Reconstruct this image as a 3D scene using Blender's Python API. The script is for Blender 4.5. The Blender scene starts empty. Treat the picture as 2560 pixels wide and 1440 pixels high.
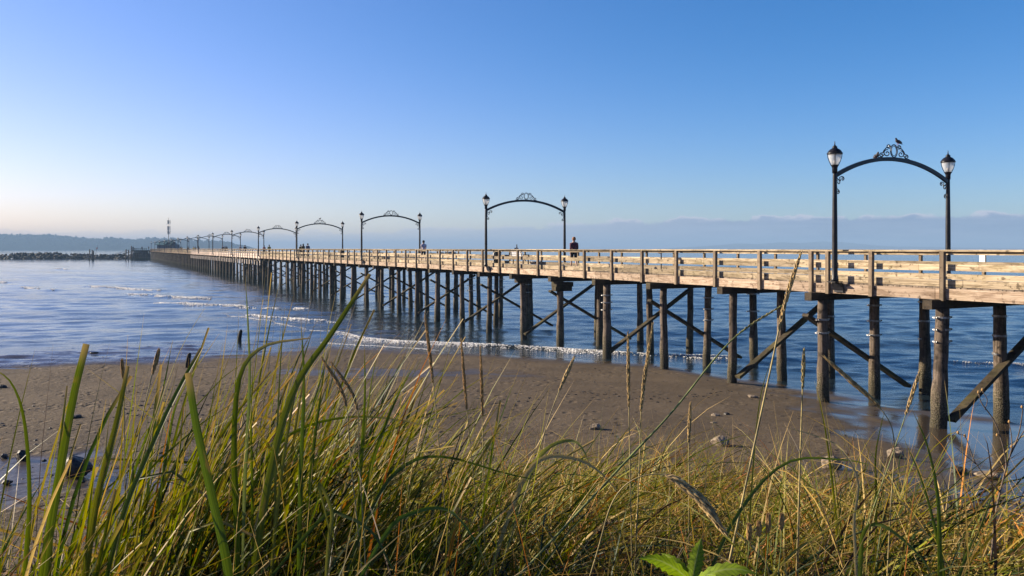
import bpy, bmesh, math, random
import numpy as np
from mathutils import Vector, Matrix
R = math.radians
rng = np.random.default_rng(7)
random.seed(7)
scn = bpy.context.scene
col = scn.collection

# ------------------------------------------------------------------ camera, sky, sun, exposure
EYE = 5.3                     # metres above the water (z = 0)
F = 2050.0                    # focal length in pixels of the 2560 px wide photograph
HOR = 621.5
cam_d = bpy.data.cameras.new('camera')
cam = bpy.data.objects.new('camera', cam_d); col.objects.link(cam)
cam.location = (0, 0, EYE); cam.rotation_euler = (R(90), 0, 0)
cam_d.sensor_width = 36.0; cam_d.lens = 36.0 * F / 2560.0
cam_d.shift_y = -(720 - HOR) / 2560.0
cam_d.clip_start = 0.05; cam_d.clip_end = 60000
scn.camera = cam

SUN_AZ = 72.0                 # degrees left of the view axis (+Y)
SUN_EL = 20.0
to_sun = Vector((-math.sin(R(SUN_AZ)) * math.cos(R(SUN_EL)), math.cos(R(SUN_AZ)) * math.cos(R(SUN_EL)), math.sin(R(SUN_EL))))
sl = bpy.data.lights.new('sun', 'SUN'); sl.energy = 5.0; sl.angle = R(0.53); sl.color = (1.0, 0.85, 0.64)
so = bpy.data.objects.new('sun', sl); col.objects.link(so)
so.rotation_euler = (-to_sun).to_track_quat('-Z', 'Y').to_euler()

scn.view_settings.view_transform = 'Standard'
scn.view_settings.look = 'None'
scn.view_settings.gamma = 1.0
scn.view_settings.exposure = 1.2
scn.cycles.use_denoising = True
scn.cycles.max_bounces = 7; scn.cycles.diffuse_bounces = 3; scn.cycles.glossy_bounces = 4
scn.cycles.transmission_bounces = 4; scn.cycles.transparent_max_bounces = 8
scn.cycles.sample_clamp_indirect = 6.0
scn.cycles.caustics_reflective = False; scn.cycles.caustics_refractive = False


class NT:
    """small helper for writing node trees"""
    def __init__(self, tree): self.t = tree
    def n(self, typ, ins=None, **kw):
        nd = self.t.nodes.new(typ)
        for k, v in kw.items(): setattr(nd, k, v)
        for k, v in (ins or {}).items(): self.set(nd.inputs[k], v)
        return nd
    def set(self, sock, v):
        if isinstance(v, bpy.types.NodeSocket): self.t.links.new(v, sock)
        else:
            if isinstance(v, (tuple, list)) and sock.type == 'RGBA' and len(v) == 3: v = (*v, 1)
            sock.default_value = v
    def m(self, op, a, b=0.0, c=0.0, clamp=False):
        nd = self.t.nodes.new('ShaderNodeMath'); nd.operation = op; nd.use_clamp = clamp
        self.set(nd.inputs[0], a); self.set(nd.inputs[1], b); self.set(nd.inputs[2], c)
        return nd.outputs[0]
    def mix(self, f, a, b, mode='MIX'):
        nd = self.t.nodes.new('ShaderNodeMix'); nd.data_type = 'RGBA'; nd.blend_type = mode
        self.set(nd.inputs[0], f); self.set(nd.inputs[6], a); self.set(nd.inputs[7], b)
        return nd.outputs[2]
    def rng(self, v, a, b, c=0.0, d=1.0, smooth=True):
        nd = self.t.nodes.new('ShaderNodeMapRange'); nd.clamp = True
        nd.interpolation_type = 'SMOOTHSTEP' if smooth else 'LINEAR'
        for i, x in enumerate((v, a, b, c, d)): self.set(nd.inputs[i], x)
        return nd.outputs[0]
    def noise(self, vec, scale, detail=4.0, rough=0.55, dist=0.0):
        nd = self.n('ShaderNodeTexNoise', {'Scale': scale, 'Detail': detail, 'Roughness': rough, 'Distortion': dist})
        if vec is not None: self.set(nd.inputs['Vector'], vec)
        return nd.outputs[0]
    def scale(self, vec, s, rot=(0, 0, 0)):
        nd = self.n('ShaderNodeMapping'); self.set(nd.inputs[0], vec); nd.inputs['Scale'].default_value = s; nd.inputs['Rotation'].default_value = rot
        return nd.outputs[0]


w = bpy.data.worlds.new('World'); scn.world = w; w.use_nodes = True
w.node_tree.nodes.clear()
W = NT(w.node_tree)
sky = W.n('ShaderNodeTexSky', sky_type='NISHITA', sun_disc=False)
sky.sun_elevation = R(SUN_EL); sky.sun_rotation = R(-SUN_AZ)
sky.air_density = 1.0; sky.dust_density = 0.3; sky.ozone_density = 2.2
tc = W.n('ShaderNodeTexCoord').outputs['Generated']
sep = W.n('ShaderNodeSeparateXYZ', {0: tc})
SX, SY, SZ = sep.outputs
azi = W.m('ARCTAN2', SX, SY)                       # radians right of the view axis
ele = W.m('ARCSINE', SZ)
hue = W.mix(W.rng(ele, 0.0, 0.28), (1.0, 0.955, 1.32), (0.78, 0.91, 1.26))
hue = W.mix(1.0, hue, W.mix(W.rng(azi, -0.75, 0.45), W.mix(W.rng(ele, 0.01, 0.20), (1.34, 1.17, 0.98), (1.42, 1.14, 1.07)), (0.80, 0.99, 1.03)), 'MULTIPLY')
hue = W.mix(1.0, hue, W.mix(W.rng(ele, 0.32, 0.95), (1, 1, 1), (0.45, 0.48, 0.55)), 'MULTIPLY')      # clear zenith above the view, darkened to cut the fill light
hs = W.n('ShaderNodeHueSaturation', {'Saturation': 1.12, 'Value': 1.0, 'Color': W.mix(1.0, sky.outputs[0], hue, 'MULTIPLY')})
# a bank of low stratus over the far shore, higher to the right, ragged at its top
cv = W.n('ShaderNodeCombineXYZ', {0: W.m('MULTIPLY', azi, 26.0), 1: W.m('MULTIPLY', ele, 70.0), 2: 3.1}).outputs[0]
n1 = W.noise(cv, 1.0, 6, 0.55)
cv2 = W.n('ShaderNodeCombineXYZ', {0: W.m('MULTIPLY', azi, 9.0), 1: W.m('MULTIPLY', ele, 130.0), 2: 9.4}).outputs[0]
n2 = W.noise(cv2, 1.0, 5, 0.6)
top = W.rng(azi, -0.30, 0.30, 0.018, 0.0355)
edge = W.m('ADD', top, W.m('MULTIPLY', W.m('SUBTRACT', n1, 0.5), 0.030))
mask = W.rng(W.m('SUBTRACT', ele, edge), -0.0016, 0.0012, 1.0, 0.0)
dens = W.m('MULTIPLY', mask, W.rng(azi, -0.42, 0.20, 0.25, 0.97))
lit = W.m('MULTIPLY', W.rng(W.m('SUBTRACT', ele, edge), -0.005, 0.0, 0.0, 1.0), W.rng(n1, 0.44, 0.57))
ccol = W.mix(W.rng(azi, -0.3, 0.45), (5.0, 5.1, 5.8), (2.1, 2.9, 4.3))
ccol = W.mix(W.m('MULTIPLY', W.rng(n2, 0.35, 0.7), 0.5), ccol, (3.3, 4.0, 5.3))
ccol = W.mix(W.m('MULTIPLY', lit, 0.95), ccol, (5.6, 5.5, 6.3))
skyc = W.mix(dens, hs.outputs[0], ccol)
# warm thin streaks of haze cloud low on the sunward side
st = W.m('MULTIPLY', W.m('MULTIPLY', W.rng(n2, 0.45, 0.72), W.rng(ele, 0.004, 0.03, 1, 0)), W.rng(azi, -0.5, -0.1, 0.5, 0.0))
skyc = W.mix(st, skyc, (7.6, 6.9, 6.3))
bg = W.n('ShaderNodeBackground', {0: skyc, 1: 0.056})
W.t.links.new(bg.outputs[0], W.n('ShaderNodeOutputWorld').inputs[0])


# ------------------------------------------------------------------ tags and mesh helpers
def tag(o, label=None, cat=None, group=None, kind=None):
    if label: o['label'] = label
    if cat: o['category'] = cat
    if group: o['group'] = group
    if kind: o['kind'] = kind
    return o

def link(name, me, mat=None, parent=None, loc=(0, 0, 0), rz=0.0, smooth=False):
    o = bpy.data.objects.new(name, me); col.objects.link(o)
    if mat is not None and len(me.materials) == 0: me.materials.append(mat)
    if parent is not None: o.parent = parent
    o.location = loc; o.rotation_euler = (0, 0, rz)
    if smooth: me.polygons.foreach_set('use_smooth', [True] * len(me.polygons))
    return o

def empty(name, loc=(0, 0, 0), rz=0.0):
    o = bpy.data.objects.new(name, None); col.objects.link(o); o.location = loc; o.rotation_euler = (0, 0, rz)
    o.empty_display_size = 0.2
    return o

def copy_tree(o, parent=None):
    c = o.copy(); col.objects.link(c)
    if parent is not None: c.parent = parent
    for ch in list(o.children): copy_tree(ch, c)
    return c

def np_mesh(name, V, Q, attrs=None, smooth=False):
    """V (n,3), Q (m,4 or 3) -> mesh; attrs {name: (n,) or (n,3) array}"""
    me = bpy.data.meshes.new(name)
    V = np.asarray(V, np.float32); Q = np.asarray(Q, np.int32)
    k = Q.shape[1]
    me.vertices.add(len(V)); me.vertices.foreach_set('co', V.ravel())
    me.loops.add(Q.size); me.loops.foreach_set('vertex_index', Q.ravel())
    me.polygons.add(len(Q)); me.polygons.foreach_set('loop_start', np.arange(0, Q.size, k, dtype=np.int32))
    me.polygons.foreach_set('use_smooth', np.full(len(Q), smooth))
    for an, a in (attrs or {}).items():
        a = np.asarray(a, np.float32)
        if a.ndim == 1:
            at = me.attributes.new(an, 'FLOAT', 'POINT'); at.data.foreach_set('value', a)
        else:
            at = me.attributes.new(an, 'FLOAT_COLOR', 'POINT')
            at.data.foreach_set('color', np.concatenate([a, np.ones((len(a), 1), np.float32)], 1).ravel())
    me.update(calc_edges=True); me.validate()
    return me

class MB:
    def __init__(self): self.v = []; self.f = []; self.tone = []
    def add(self, vs, fs, tone=None):
        b = len(self.v); self.v += [tuple(p) for p in vs]; self.f += [tuple(b + i for i in f) for f in fs]
        t = random.random() if tone is None else tone
        self.tone += [t] * len(vs)
    def box(self, c, s, tone=None, rot=None, taper=1.0):
        hx, hy, hz = s[0] / 2, s[1] / 2, s[2] / 2
        vs = [Vector((x * hx * (taper if z > 0 else 1), y * hy * (taper if z > 0 else 1), z * hz)) for z in (-1, 1) for y in (-1, 1) for x in (-1, 1)]
        if rot is not None: vs = [rot @ v for v in vs]
        vs = [v + Vector(c) for v in vs]
        self.add(vs, [(0, 2, 3, 1), (4, 5, 7, 6), (0, 1, 5, 4), (2, 6, 7, 3), (0, 4, 6, 2), (1, 3, 7, 5)], tone)
    def beam(self, a, b, wd, ht, up=(0, 0, 1), tone=None):
        a = Vector(a); b = Vector(b); d = b - a; x = d.normalized(); y = Vector(up).cross(x).normalized(); z = x.cross(y)
        m = Matrix((x, y, z)).transposed()
        self.box((a + b) / 2, (d.length, wd, ht), tone, m)
    def tube(self, pts, r, n=6, cap=True, tone=None):
        pts = [Vector(p) for p in pts]; rs = r if isinstance(r, (list, tuple)) else [r] * len(pts)
        vs = []; fs = []; prev = None
        for i, p in enumerate(pts):
            t = (pts[min(i + 1, len(pts) - 1)] - pts[max(i - 1, 0)])
            t = t.normalized() if t.length > 1e-9 else Vector((0, 0, 1))
            if prev is None: prev = t.orthogonal().normalized()
            u = (prev - t * prev.dot(t)); u = u.normalized() if u.length > 1e-6 else t.orthogonal().normalized(); prev = u; q = t.cross(u)
            for k in range(n):
                a = 2 * math.pi * k / n; vs.append(p + (u * math.cos(a) + q * math.sin(a)) * rs[i])
        for i in range(len(pts) - 1):
            for k in range(n): fs.append((i * n + k, i * n + (k + 1) % n, (i + 1) * n + (k + 1) % n, (i + 1) * n + k))
        if cap:
            fs.append(tuple(reversed(range(n)))); fs.append(tuple(range((len(pts) - 1) * n, len(pts) * n)))
        self.add(vs, fs, tone)
    def lathe(self, prof, n=16, c=(0, 0, 0), tone=None):
        vs = []; fs = []
        for r, z in prof:
            for k in range(n):
                a = 2 * math.pi * k / n; vs.append((c[0] + r * math.cos(a), c[1] + r * math.sin(a), c[2] + z))
        for i in range(len(prof) - 1):
            for k in range(n): fs.append((i * n + k, i * n + (k + 1) % n, (i + 1) * n + (k + 1) % n, (i + 1) * n + k))
        fs.append(tuple(reversed(range(n)))); fs.append(tuple(range((len(prof) - 1) * n, len(prof) * n)))
        self.add(vs, fs, tone)
    def mesh(self, name, smooth=False):
        me = bpy.data.meshes.new(name); me.from_pydata(self.v, [], self.f); me.update()
        at = me.attributes.new('tone', 'FLOAT', 'POINT'); at.data.foreach_set('value', self.tone)
        if smooth: me.polygons.foreach_set('use_smooth', [True] * len(me.polygons))
        return me
    def build(self, name, mat, parent=None, loc=(0, 0, 0), rz=0.0, smooth=False):
        return link(name, self.mesh(name, smooth), mat, parent, loc, rz)


# ------------------------------------------------------------------ materials
def new_mat(name):
    m = bpy.data.materials.new(name); m.use_nodes = True; m.node_tree.nodes.clear()
    return m, NT(m.node_tree)

def finish(T, shader): T.t.links.new(shader, T.n('ShaderNodeOutputMaterial').inputs[0])

def plain(name, c, rough=0.6, metal=0.0, var=0.15, scale=6.0, bump=0.0, spec=0.5):
    if not name.startswith(('white', 'skin', 'far')): c = tuple(x * 0.72 for x in c)
    m, T = new_mat(name)
    co = T.n('ShaderNodeTexCoord').outputs['Object']
    nz = T.noise(co, scale, 5, 0.6)
    c2 = tuple(min(1, x * (1 - var * 1.6)) for x in c); c3 = tuple(min(1, x * (1 + var)) for x in c)
    base = T.mix(T.rng(nz, 0.3, 0.7), c2, c3)
    ins = {'Base Color': base, 'Roughness': T.rng(nz, 0.2, 0.8, max(0.02, rough - 0.1), min(1, rough + 0.1)), 'Metallic': metal, 'Specular IOR Level': spec}
    if bump: ins['Normal'] = T.n('ShaderNodeBump', {'Strength': 0.6, 'Distance': bump, 'Height': nz}).outputs[0]
    finish(T, T.n('ShaderNodeBsdfPrincipled', ins).outputs[0])
    return m

def timber(name, light, dark, stain, grain, tone_amt=0.35, stain_amt=0.7, algae=0.0, rnd=False, barn=False):
    """weathered timber; grain = axis scale of the fibre noise"""
    light, dark, stain = [tuple(x * 0.68 for x in q) for q in (light, dark, stain)]
    m, T = new_mat(name)
    co = T.n('ShaderNodeTexCoord').outputs['Object']
    if rnd:
        ri = T.n('ShaderNodeObjectInfo').outputs['Random']
        tone = ri
        co = T.n('ShaderNodeVectorMath', {0: co, 1: T.n('ShaderNodeCombineXYZ', {0: T.m('MULTIPLY', ri, 37.0), 1: T.m('MULTIPLY', ri, 91.0), 2: 0.0}).outputs[0]}, operation='ADD').outputs[0]
    else:
        tone = T.n('ShaderNodeAttribute', attribute_name='tone').outputs['Fac']
    fib = T.noise(T.scale(co, grain), 1.0, 6, 0.65, 0.4)
    blot = T.noise(T.scale(co, (0.55, 1.0, 2.6)) if grain[0] < 1 else co, 2.6, 6, 0.68, 0.6)
    spots = T.noise(co, 7.0, 3, 0.5)
    c = T.mix(T.rng(fib, 0.3, 0.68), dark, light)
    c = T.mix(T.m('MULTIPLY', T.rng(blot, 0.47, 0.60), stain_amt), c, stain)
    c = T.mix(T.m('MULTIPLY', T.rng(spots, 0.60, 0.68), 0.7), c, tuple(x * 0.4 for x in stain))
    if algae: c = T.mix(T.m('MULTIPLY', T.rng(T.noise(co, 0.8, 4), 0.5, 0.7), algae), c, (0.16, 0.14, 0.04))
    c = T.mix(1.0, c, T.n('ShaderNodeCombineColor', {i: T.m('ADD', 1 - tone_amt, T.m('MULTIPLY', tone, tone_amt * 1.7)) for i in range(3)}).outputs[0], 'MULTIPLY')
    h = T.m('ADD', fib, T.m('MULTIPLY', spots, 0.5))
    if barn:
        z = T.n('ShaderNodeSeparateXYZ', {0: T.n('ShaderNodeTexCoord').outputs['Object']}).outputs[2]
        bz = T.rng(T.m('ADD', z, T.m('MULTIPLY', blot, 1.2)), 1.2, 2.1, 1.0, 0.0)
        vor = T.n('ShaderNodeTexVoronoi', {'Vector': co, 'Scale': 26.0}).outputs['Distance']
        bc = T.mix(T.rng(vor, 0.15, 0.6), (0.34, 0.29, 0.20), (0.05, 0.045, 0.02))
        c = T.mix(T.m('MULTIPLY', bz, T.rng(spots, 0.35, 0.6, 0.35, 0.95)), c, bc)
        dk = T.rng(T.m('ADD', z, T.m('MULTIPLY', blot, 0.8)), 0.6, 1.5, 0.8, 0.0)
        c = T.mix(dk, c, (0.035, 0.030, 0.018))
        h = T.m('ADD', h, T.m('MULTIPLY', T.m('MULTIPLY', bz, vor), -1.5))
    nrm = T.n('ShaderNodeBump', {'Strength': 0.7, 'Distance': 0.02, 'Height': h}).outputs[0]
    finish(T, T.n('ShaderNodeBsdfPrincipled', {'Base Color': c, 'Roughness': 0.85, 'Specular IOR Level': 0.25, 'Normal': nrm}).outputs[0])
    return m

M = {}
GX = (0.7, 14, 26)
M['rail'] = timber('rail_timber', (0.70, 0.57, 0.40), (0.34, 0.26, 0.17), (0.16, 0.115, 0.06), GX, 0.5, 0.6, 0.25)
M['fascia'] = timber('fascia_timber', (0.74, 0.58, 0.45), (0.46, 0.33, 0.23), (0.20, 0.12, 0.07), GX, 0.25, 0.6, 0.1)
M['deck'] = timber('deck_timber', (0.40, 0.32, 0.25), (0.22, 0.17, 0.13), (0.12, 0.09, 0.06), (14, 0.7, 26), 0.3)
M['paleboard'] = timber('pale_board_timber', (1.0, 0.82, 0.70), (0.74, 0.56, 0.46), (0.40, 0.28, 0.2), GX, 0.2, 0.3)
M['post'] = timber('post_timber', (0.40, 0.31, 0.22), (0.20, 0.145, 0.10), (0.14, 0.10, 0.06), (16, 16, 0.8), 0.3, 0.6, 0.0, True)
M['pale'] = timber('pale_timber', (1.15, 1.02, 0.90), (0.95, 0.80, 0.70), (0.6, 0.45, 0.35), (16, 16, 0.8), 0.15, 0.4, 0.0, True)
M['pile'] = timber('pile_timber', (0.30, 0.23, 0.175), (0.055, 0.04, 0.03), (0.03, 0.022, 0.015), (13, 13, 0.45), 0.35, 0.6, 0.0, True, True)  # albedo lowered so the dark under the deck is partly in the colour
M['cap'] = timber('cap_timber', (0.09, 0.07, 0.05), (0.035, 0.026, 0.018), (0.02, 0.016, 0.01), (10, 1, 14), 0.3, 0.6, 0.2, True)  # darkened base stands in for the deep shade of the pier underside
M['brace'] = timber('brace_timber', (0.09, 0.07, 0.045), (0.03, 0.023, 0.016), (0.03, 0.03, 0.012), (2, 2, 12), 0.3, 0.6, 0.35, True)  # darkened like the caps, underside shade put into the base colour
M['driftpost'] = timber('stump_timber', (0.05, 0.04, 0.03), (0.02, 0.016, 0.012), (0.02, 0.015, 0.01), (13, 13, 0.6), 0.2)
M['black'] = plain('black_paint', (0.008, 0.008, 0.014), 0.42, 0.0, 0.3, 9, 0.0, 0.3)
M['galv'] = plain('galvanised_steel', (0.45, 0.45, 0.46), 0.45, 0.7, 0.3, 8)
M['rust'] = plain('dark_steel', (0.05, 0.04, 0.035), 0.6, 0.4, 0.4, 8)
m, T = new_mat('lantern_glass')
lw = T.n('ShaderNodeBsdfTranslucent', {'Color': (0.80, 0.83, 0.86)}).outputs[0]
gl = T.n('ShaderNodeBsdfPrincipled', {'Base Color': (0.72, 0.74, 0.76), 'Roughness': 0.18}).outputs[0]
tr = T.n('ShaderNodeBsdfTransparent').outputs[0]
s1 = T.n('ShaderNodeMixShader', {0: 0.5, 1: lw, 2: gl}).outputs[0]
finish(T, T.n('ShaderNodeMixShader', {0: 0.35, 1: s1, 2: tr}).outputs[0]); M['glass'] = m
M['bulb'] = plain('white_bulb', (0.85, 0.82, 0.78), 0.3, 0, 0.02)
M['white'] = plain('white_board', (0.82, 0.82, 0.82), 0.5, 0, 0.04, 3)
M['bin'] = plain('dark_green_plastic', (0.012, 0.02, 0.018), 0.5, 0, 0.3, 7)
M['bench'] = plain('grey_bench_slats', (0.55, 0.53, 0.55), 0.6, 0, 0.2, 9)
M['teal'] = plain('teal_metal_roof', (0.10, 0.22, 0.22), 0.5, 0.2, 0.2, 0.6)
M['tealdark'] = plain('dark_gable_panel', (0.02, 0.03, 0.04), 0.6, 0, 0.2)
M['wall'] = plain('grey_wall', (0.16, 0.16, 0.19), 0.8, 0, 0.2, 1)
M['rock'] = plain('dark_beach_rock', (0.045, 0.038, 0.033), 0.6, 0, 0.5, 9, 0.03)
M['palerock'] = plain('pale_beach_rock', (0.36, 0.28, 0.20), 0.85, 0, 0.4, 9, 0.03)
M['armour'] = plain('breakwater_rock', (0.05, 0.045, 0.037), 0.85, 0, 0.6, 0.9, 0.2)
M['weed'] = plain('dark_seaweed', (0.015, 0.012, 0.008), 0.4, 0, 0.3)
M['bird'] = plain('grey_feathers', (0.06, 0.05, 0.06), 0.7, 0, 0.5, 14)
M['foam'] = plain('white_foam', (0.74, 0.73, 0.72), 0.9, 0, 0.06, 4)
M['red'] = plain('red_paint', (0.45, 0.03, 0.03), 0.5, 0, 0.2)
M['straw'] = plain('dry_seed_head', (0.58, 0.40, 0.17), 0.8, 0, 0.4, 60)
M['strawstem'] = plain('dry_grass_stem', (0.42, 0.33, 0.13), 0.7, 0, 0.35, 30)
M['greenstem'] = plain('green_grass_stem', (0.20, 0.24, 0.06), 0.6, 0, 0.35, 30)
M['brownhead'] = plain('brown_seed_head', (0.46, 0.27, 0.10), 0.85, 0, 0.25, 90)
M['twig'] = plain('dry_twig', (0.20, 0.15, 0.11), 0.85, 0, 0.4, 40)

def leaf_material(name, attr=None, c=None, trans=0.38):
    m, T = new_mat(name)
    if attr:
        base = T.n('ShaderNodeAttribute', attribute_name=attr).outputs['Color']
        uv = T.n('ShaderNodeSeparateColor', {0: T.n('ShaderNodeAttribute', attribute_name='uvw').outputs['Color']}).outputs
        q = T.n('ShaderNodeCombineXYZ', {0: T.m('MULTIPLY', uv[0], 2.6), 1: T.m('MULTIPLY', uv[1], 1.1), 2: T.m('MULTIPLY', uv[2], 80.0)}).outputs[0]
        vein = T.noise(q, 1.6, 4, 0.7)
        q2 = T.n('ShaderNodeCombineXYZ', {0: T.m('MULTIPLY', uv[0], 0.5), 1: T.m('MULTIPLY', uv[1], 7.0), 2: T.m('MULTIPLY', uv[2], 130.0)}).outputs[0]
        blot = T.noise(q2, 1.0, 4, 0.6)
        base = T.mix(T.rng(vein, 0.30, 0.72), T.mix(1.0, base, (0.55, 0.58, 0.55), 'MULTIPLY'), T.mix(1.0, base, (1.35, 1.28, 1.2), 'MULTIPLY'))
        base = T.mix(T.rng(blot, 0.60, 0.74, 0.0, 0.65), base, (0.28, 0.17, 0.06))
        base = T.mix(T.m('MULTIPLY', T.rng(uv[1], 0.86, 1.0), 0.7), base, (0.42, 0.28, 0.12))
    else: base = T.mix(T.rng(T.noise(T.n('ShaderNodeTexCoord').outputs['Object'], 30, 4), 0.3, 0.7), c, tuple(x * 0.6 for x in c))
    if not attr:
        uv = T.n('ShaderNodeSeparateColor', {0: T.n('ShaderNodeAttribute', attribute_name='uvw').outputs['Color']}).outputs
        ax_ = T.m('ABSOLUTE', uv[0])
        rib = T.m('SINE', T.m('SUBTRACT', T.m('MULTIPLY', uv[1], 62.0), T.m('MULTIPLY', ax_, 9.0)))
        base = T.mix(T.rng(rib, 0.2, 1.0, 0.0, 0.45), base, (0.06, 0.10, 0.012))
        base = T.mix(T.rng(ax_, 0.0, 0.22, 0.8, 0.0), base, (0.26, 0.32, 0.09))
    p = T.n('ShaderNodeBsdfPrincipled', {'Base Color': base, 'Roughness': 0.5, 'Specular IOR Level': 0.2}).outputs[0]
    tcol = T.n('ShaderNodeHueSaturation', {'Saturation': 1.15, 'Value': 1.5, 'Color': base}).outputs[0]
    t = T.n('ShaderNodeBsdfTranslucent', {'Color': tcol}).outputs[0]
    finish(T, T.n('ShaderNodeMixShader', {0: trans, 1: p, 2: t}).outputs[0])
    return m
M['grass'] = leaf_material('grass_blades', 'col', None, 0.24)
M['leaf'] = leaf_material('green_leaf', None, (0.24, 0.34, 0.026), 0.42)

# ------------------------------------------------------------------ helpers for places
def gp(x, y, z=0.0):
    """world point on the horizontal plane z seen at photo pixel (x, y)"""
    d = (EYE - z) * F / (y - HOR)
    return Vector(((x - 1280) / F * d, d, z))
def at(x, y, d):
    """world point at photo pixel (x, y) at depth d"""
    return Vector(((x - 1280) / F * d, d, EYE - (y - HOR) / F * d))

def vnoise(x, y, seed=0):
    """smooth value noise, vectorised"""
    x = np.asarray(x, float); y = np.asarray(y, float)
    xi = np.floor(x).astype(np.int64); yi = np.floor(y).astype(np.int64); fx = x - xi; fy = y - yi
    fx = fx * fx * (3 - 2 * fx); fy = fy * fy * (3 - 2 * fy)
    def h(a, b):
        n = (a * 374761393 + b * 668265263 + seed * 1442695041) & 0xffffffff
        n = ((n ^ (n >> 13)) * 1274126177) & 0xffffffff
        return ((n ^ (n >> 16)) & 0xffff) / 65535.0
    return (h(xi, yi) * (1 - fx) + h(xi + 1, yi) * fx) * (1 - fy) + (h(xi, yi + 1) * (1 - fx) + h(xi + 1, yi + 1) * fx) * fy
def fbm(x, y, seed=0, o=4):
    s = 0; a = 0.5
    for i in range(o): s = s + a * (vnoise(x * 2 ** i, y * 2 ** i, seed + i) - 0.5); a *= 0.5
    return s
def sstep(a, b, x):
    t = np.clip((x - a) / (b - a), 0, 1); return t * t * (3 - 2 * t)

# shoreline: y of the water's edge for each x
_sh = np.array([(-90, 34), (-40, 37), (-25.8, 39.5), (-19, 42.8), (-10.6, 45.0), (-1.6, 41.5), (6.6, 37.7), (9, 34.0), (12.5, 29.6), (15.9, 25.2), (22, 17), (40, 4), (90, -30)])
def shore(x): return np.interp(x, _sh[:, 0], _sh[:, 1])
def beach_z(x, y):
    d = shore(x) - y
    left = sstep(-8, -16, x)
    z = 0.03 * d - 0.05 * np.maximum(0, -d - 3) * 0.3
    z = z + left * (fbm(x * 0.45 + y * 0.2, y * 1.3, 11, 5) * 0.36) * sstep(11, 2, np.abs(d - 0.5))
    z = z - left * 0.019 * np.clip(d, -5, 6)
    z = z + 0.03 * fbm(x * 0.25, y * 0.25, 5, 3) * sstep(2, 8, d)
    return z
def dune_z(x, y):
    px = np.maximum(np.abs(x - 0.15) - 1.75, 0); py = np.maximum(y - 6.2, 0)
    d1 = np.sqrt(px ** 2 + py ** 2)                      # the grassy nose
    d2 = np.maximum(y - (1.9 + 0.12 * np.abs(x)), 0)      # the bank it grows from
    d = np.minimum(d1, d2)
    drop = 1.18 + 0.22 * np.clip(y - 1.6, -1.0, 8)
    return EYE - drop - 0.62 * d - 0.5 * np.maximum(d - 3, 0) * 0.2 + 0.10 * fbm(x * 0.9, y * 0.9, 3, 3)

def polar_grid(r, th):
    Rr, Tt = np.meshgrid(r, th, indexing='ij'); X = Rr * np.sin(Tt); Y = Rr * np.cos(Tt)
    n, k = Rr.shape; i = np.arange(n * k).reshape(n, k)
    Q = np.stack([i[:-1, :-1], i[:-1, 1:], i[1:, 1:], i[1:, :-1]], -1).reshape(-1, 4)
    return X.ravel(), Y.ravel(), Q[:, ::-1]

# ------------------------------------------------------------------ beach
r = 5 * np.exp(np.arange(0, np.log(80 / 5.0), 0.0042)); th = np.linspace(R(-70), R(70), 620)
X, Y, Q = polar_grid(r, th)
Zb = beach_z(X, Y)
d_sh = shore(X) - Y
# wetness: close to the water's edge, the film on the right and the pool on the left
wet = sstep(3.2, 0.2, d_sh - 4.0 * sstep(-8, -16, X) + 2.5 * fbm(X * 0.5, Y * 0.9, 21, 4))
rp = gp(2420, 1130, 0.2); lp = gp(120, 1195, 0.75); mp = gp(1000, 945, 0.1)
sheet = sstep(1.15, 0.5, np.sqrt(((X - rp.x - 1.6) / 5.4) ** 2 + ((Y - rp.y) / 9.0) ** 2) + 1.5 * fbm(X * 0.55, Y * 0.5, 31, 5))
pool = sstep(1.1, 0.6, np.sqrt(((X - lp.x + 0.8) / 3.3) ** 2 + ((Y - lp.y) / 2.1) ** 2) + 2.2 * fbm(X * 0.9, Y * 1.2, 41, 5))
mid = 0.7 * sstep(1.2, 0.6, np.sqrt(((X - mp.x) / 5.0) ** 2 + ((Y - mp.y) / 1.6) ** 2) + 1.8 * fbm(X * 1.2, Y * 1.6, 51, 4))
pool = pool * 0.8
grav = np.maximum(sstep(-2.5, -6.5, X + 0.25 * (Y - 16)) * sstep(25, 18, Y), sstep(17, 13, Y)) * np.clip(0.55 + 1.6 * fbm(X * 0.7, Y * 0.7, 61, 4), 0, 1)
flat = sstep(9, 3, d_sh) * sstep(-6, -14, X) * np.clip(0.35 + 2.6 * fbm(X * 0.35 + Y * .1, Y * 1.1, 81, 4), 0, 1)
wet = np.clip(np.maximum.reduce([wet, sheet, pool, mid, flat]), 0, 1)
Zb = Zb - 0.05 * sheet - 0.06 * pool
me = np_mesh('beach', np.stack([X, Y, Zb], 1), Q, {'wet': wet, 'film': np.maximum.reduce([sheet, 0.3 * pool, 0.7 * flat]), 'grav': grav, 'tread': np.clip(sstep(4, -8, X) * (0.6 + 1.2 * fbm(X * 0.3, Y * 0.3, 71, 3)), 0, 1) * sstep(0.5, 4, d_sh)}, True)
m, T = new_mat('beach_sand')
geo = T.n('ShaderNodeNewGeometry').outputs['Position']
wt = T.n('ShaderNodeAttribute', attribute_name='wet').outputs['Fac']
fl = T.n('ShaderNodeAttribute', attribute_name='film').outputs['Fac']
nb = T.noise(geo, 0.35, 5, 0.6); nm = T.noise(T.scale(geo, (1.0, 1.0, 1.0)), 3.2, 6, 0.62, 0.6); nf = T.noise(geo, 45, 3, 0.7)
sc = T.mix(T.rng(nb, 0.3, 0.7), (0.084, 0.064, 0.043), (0.122, 0.094, 0.063))
sc = T.mix(T.m('MULTIPLY', T.rng(nm, 0.52, 0.72), 0.5), sc, (0.055, 0.042, 0.032))
sc = T.mix(T.rng(nf, 0.55, 0.8, 0, 0.35), sc, (0.19, 0.155, 0.115))
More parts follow.
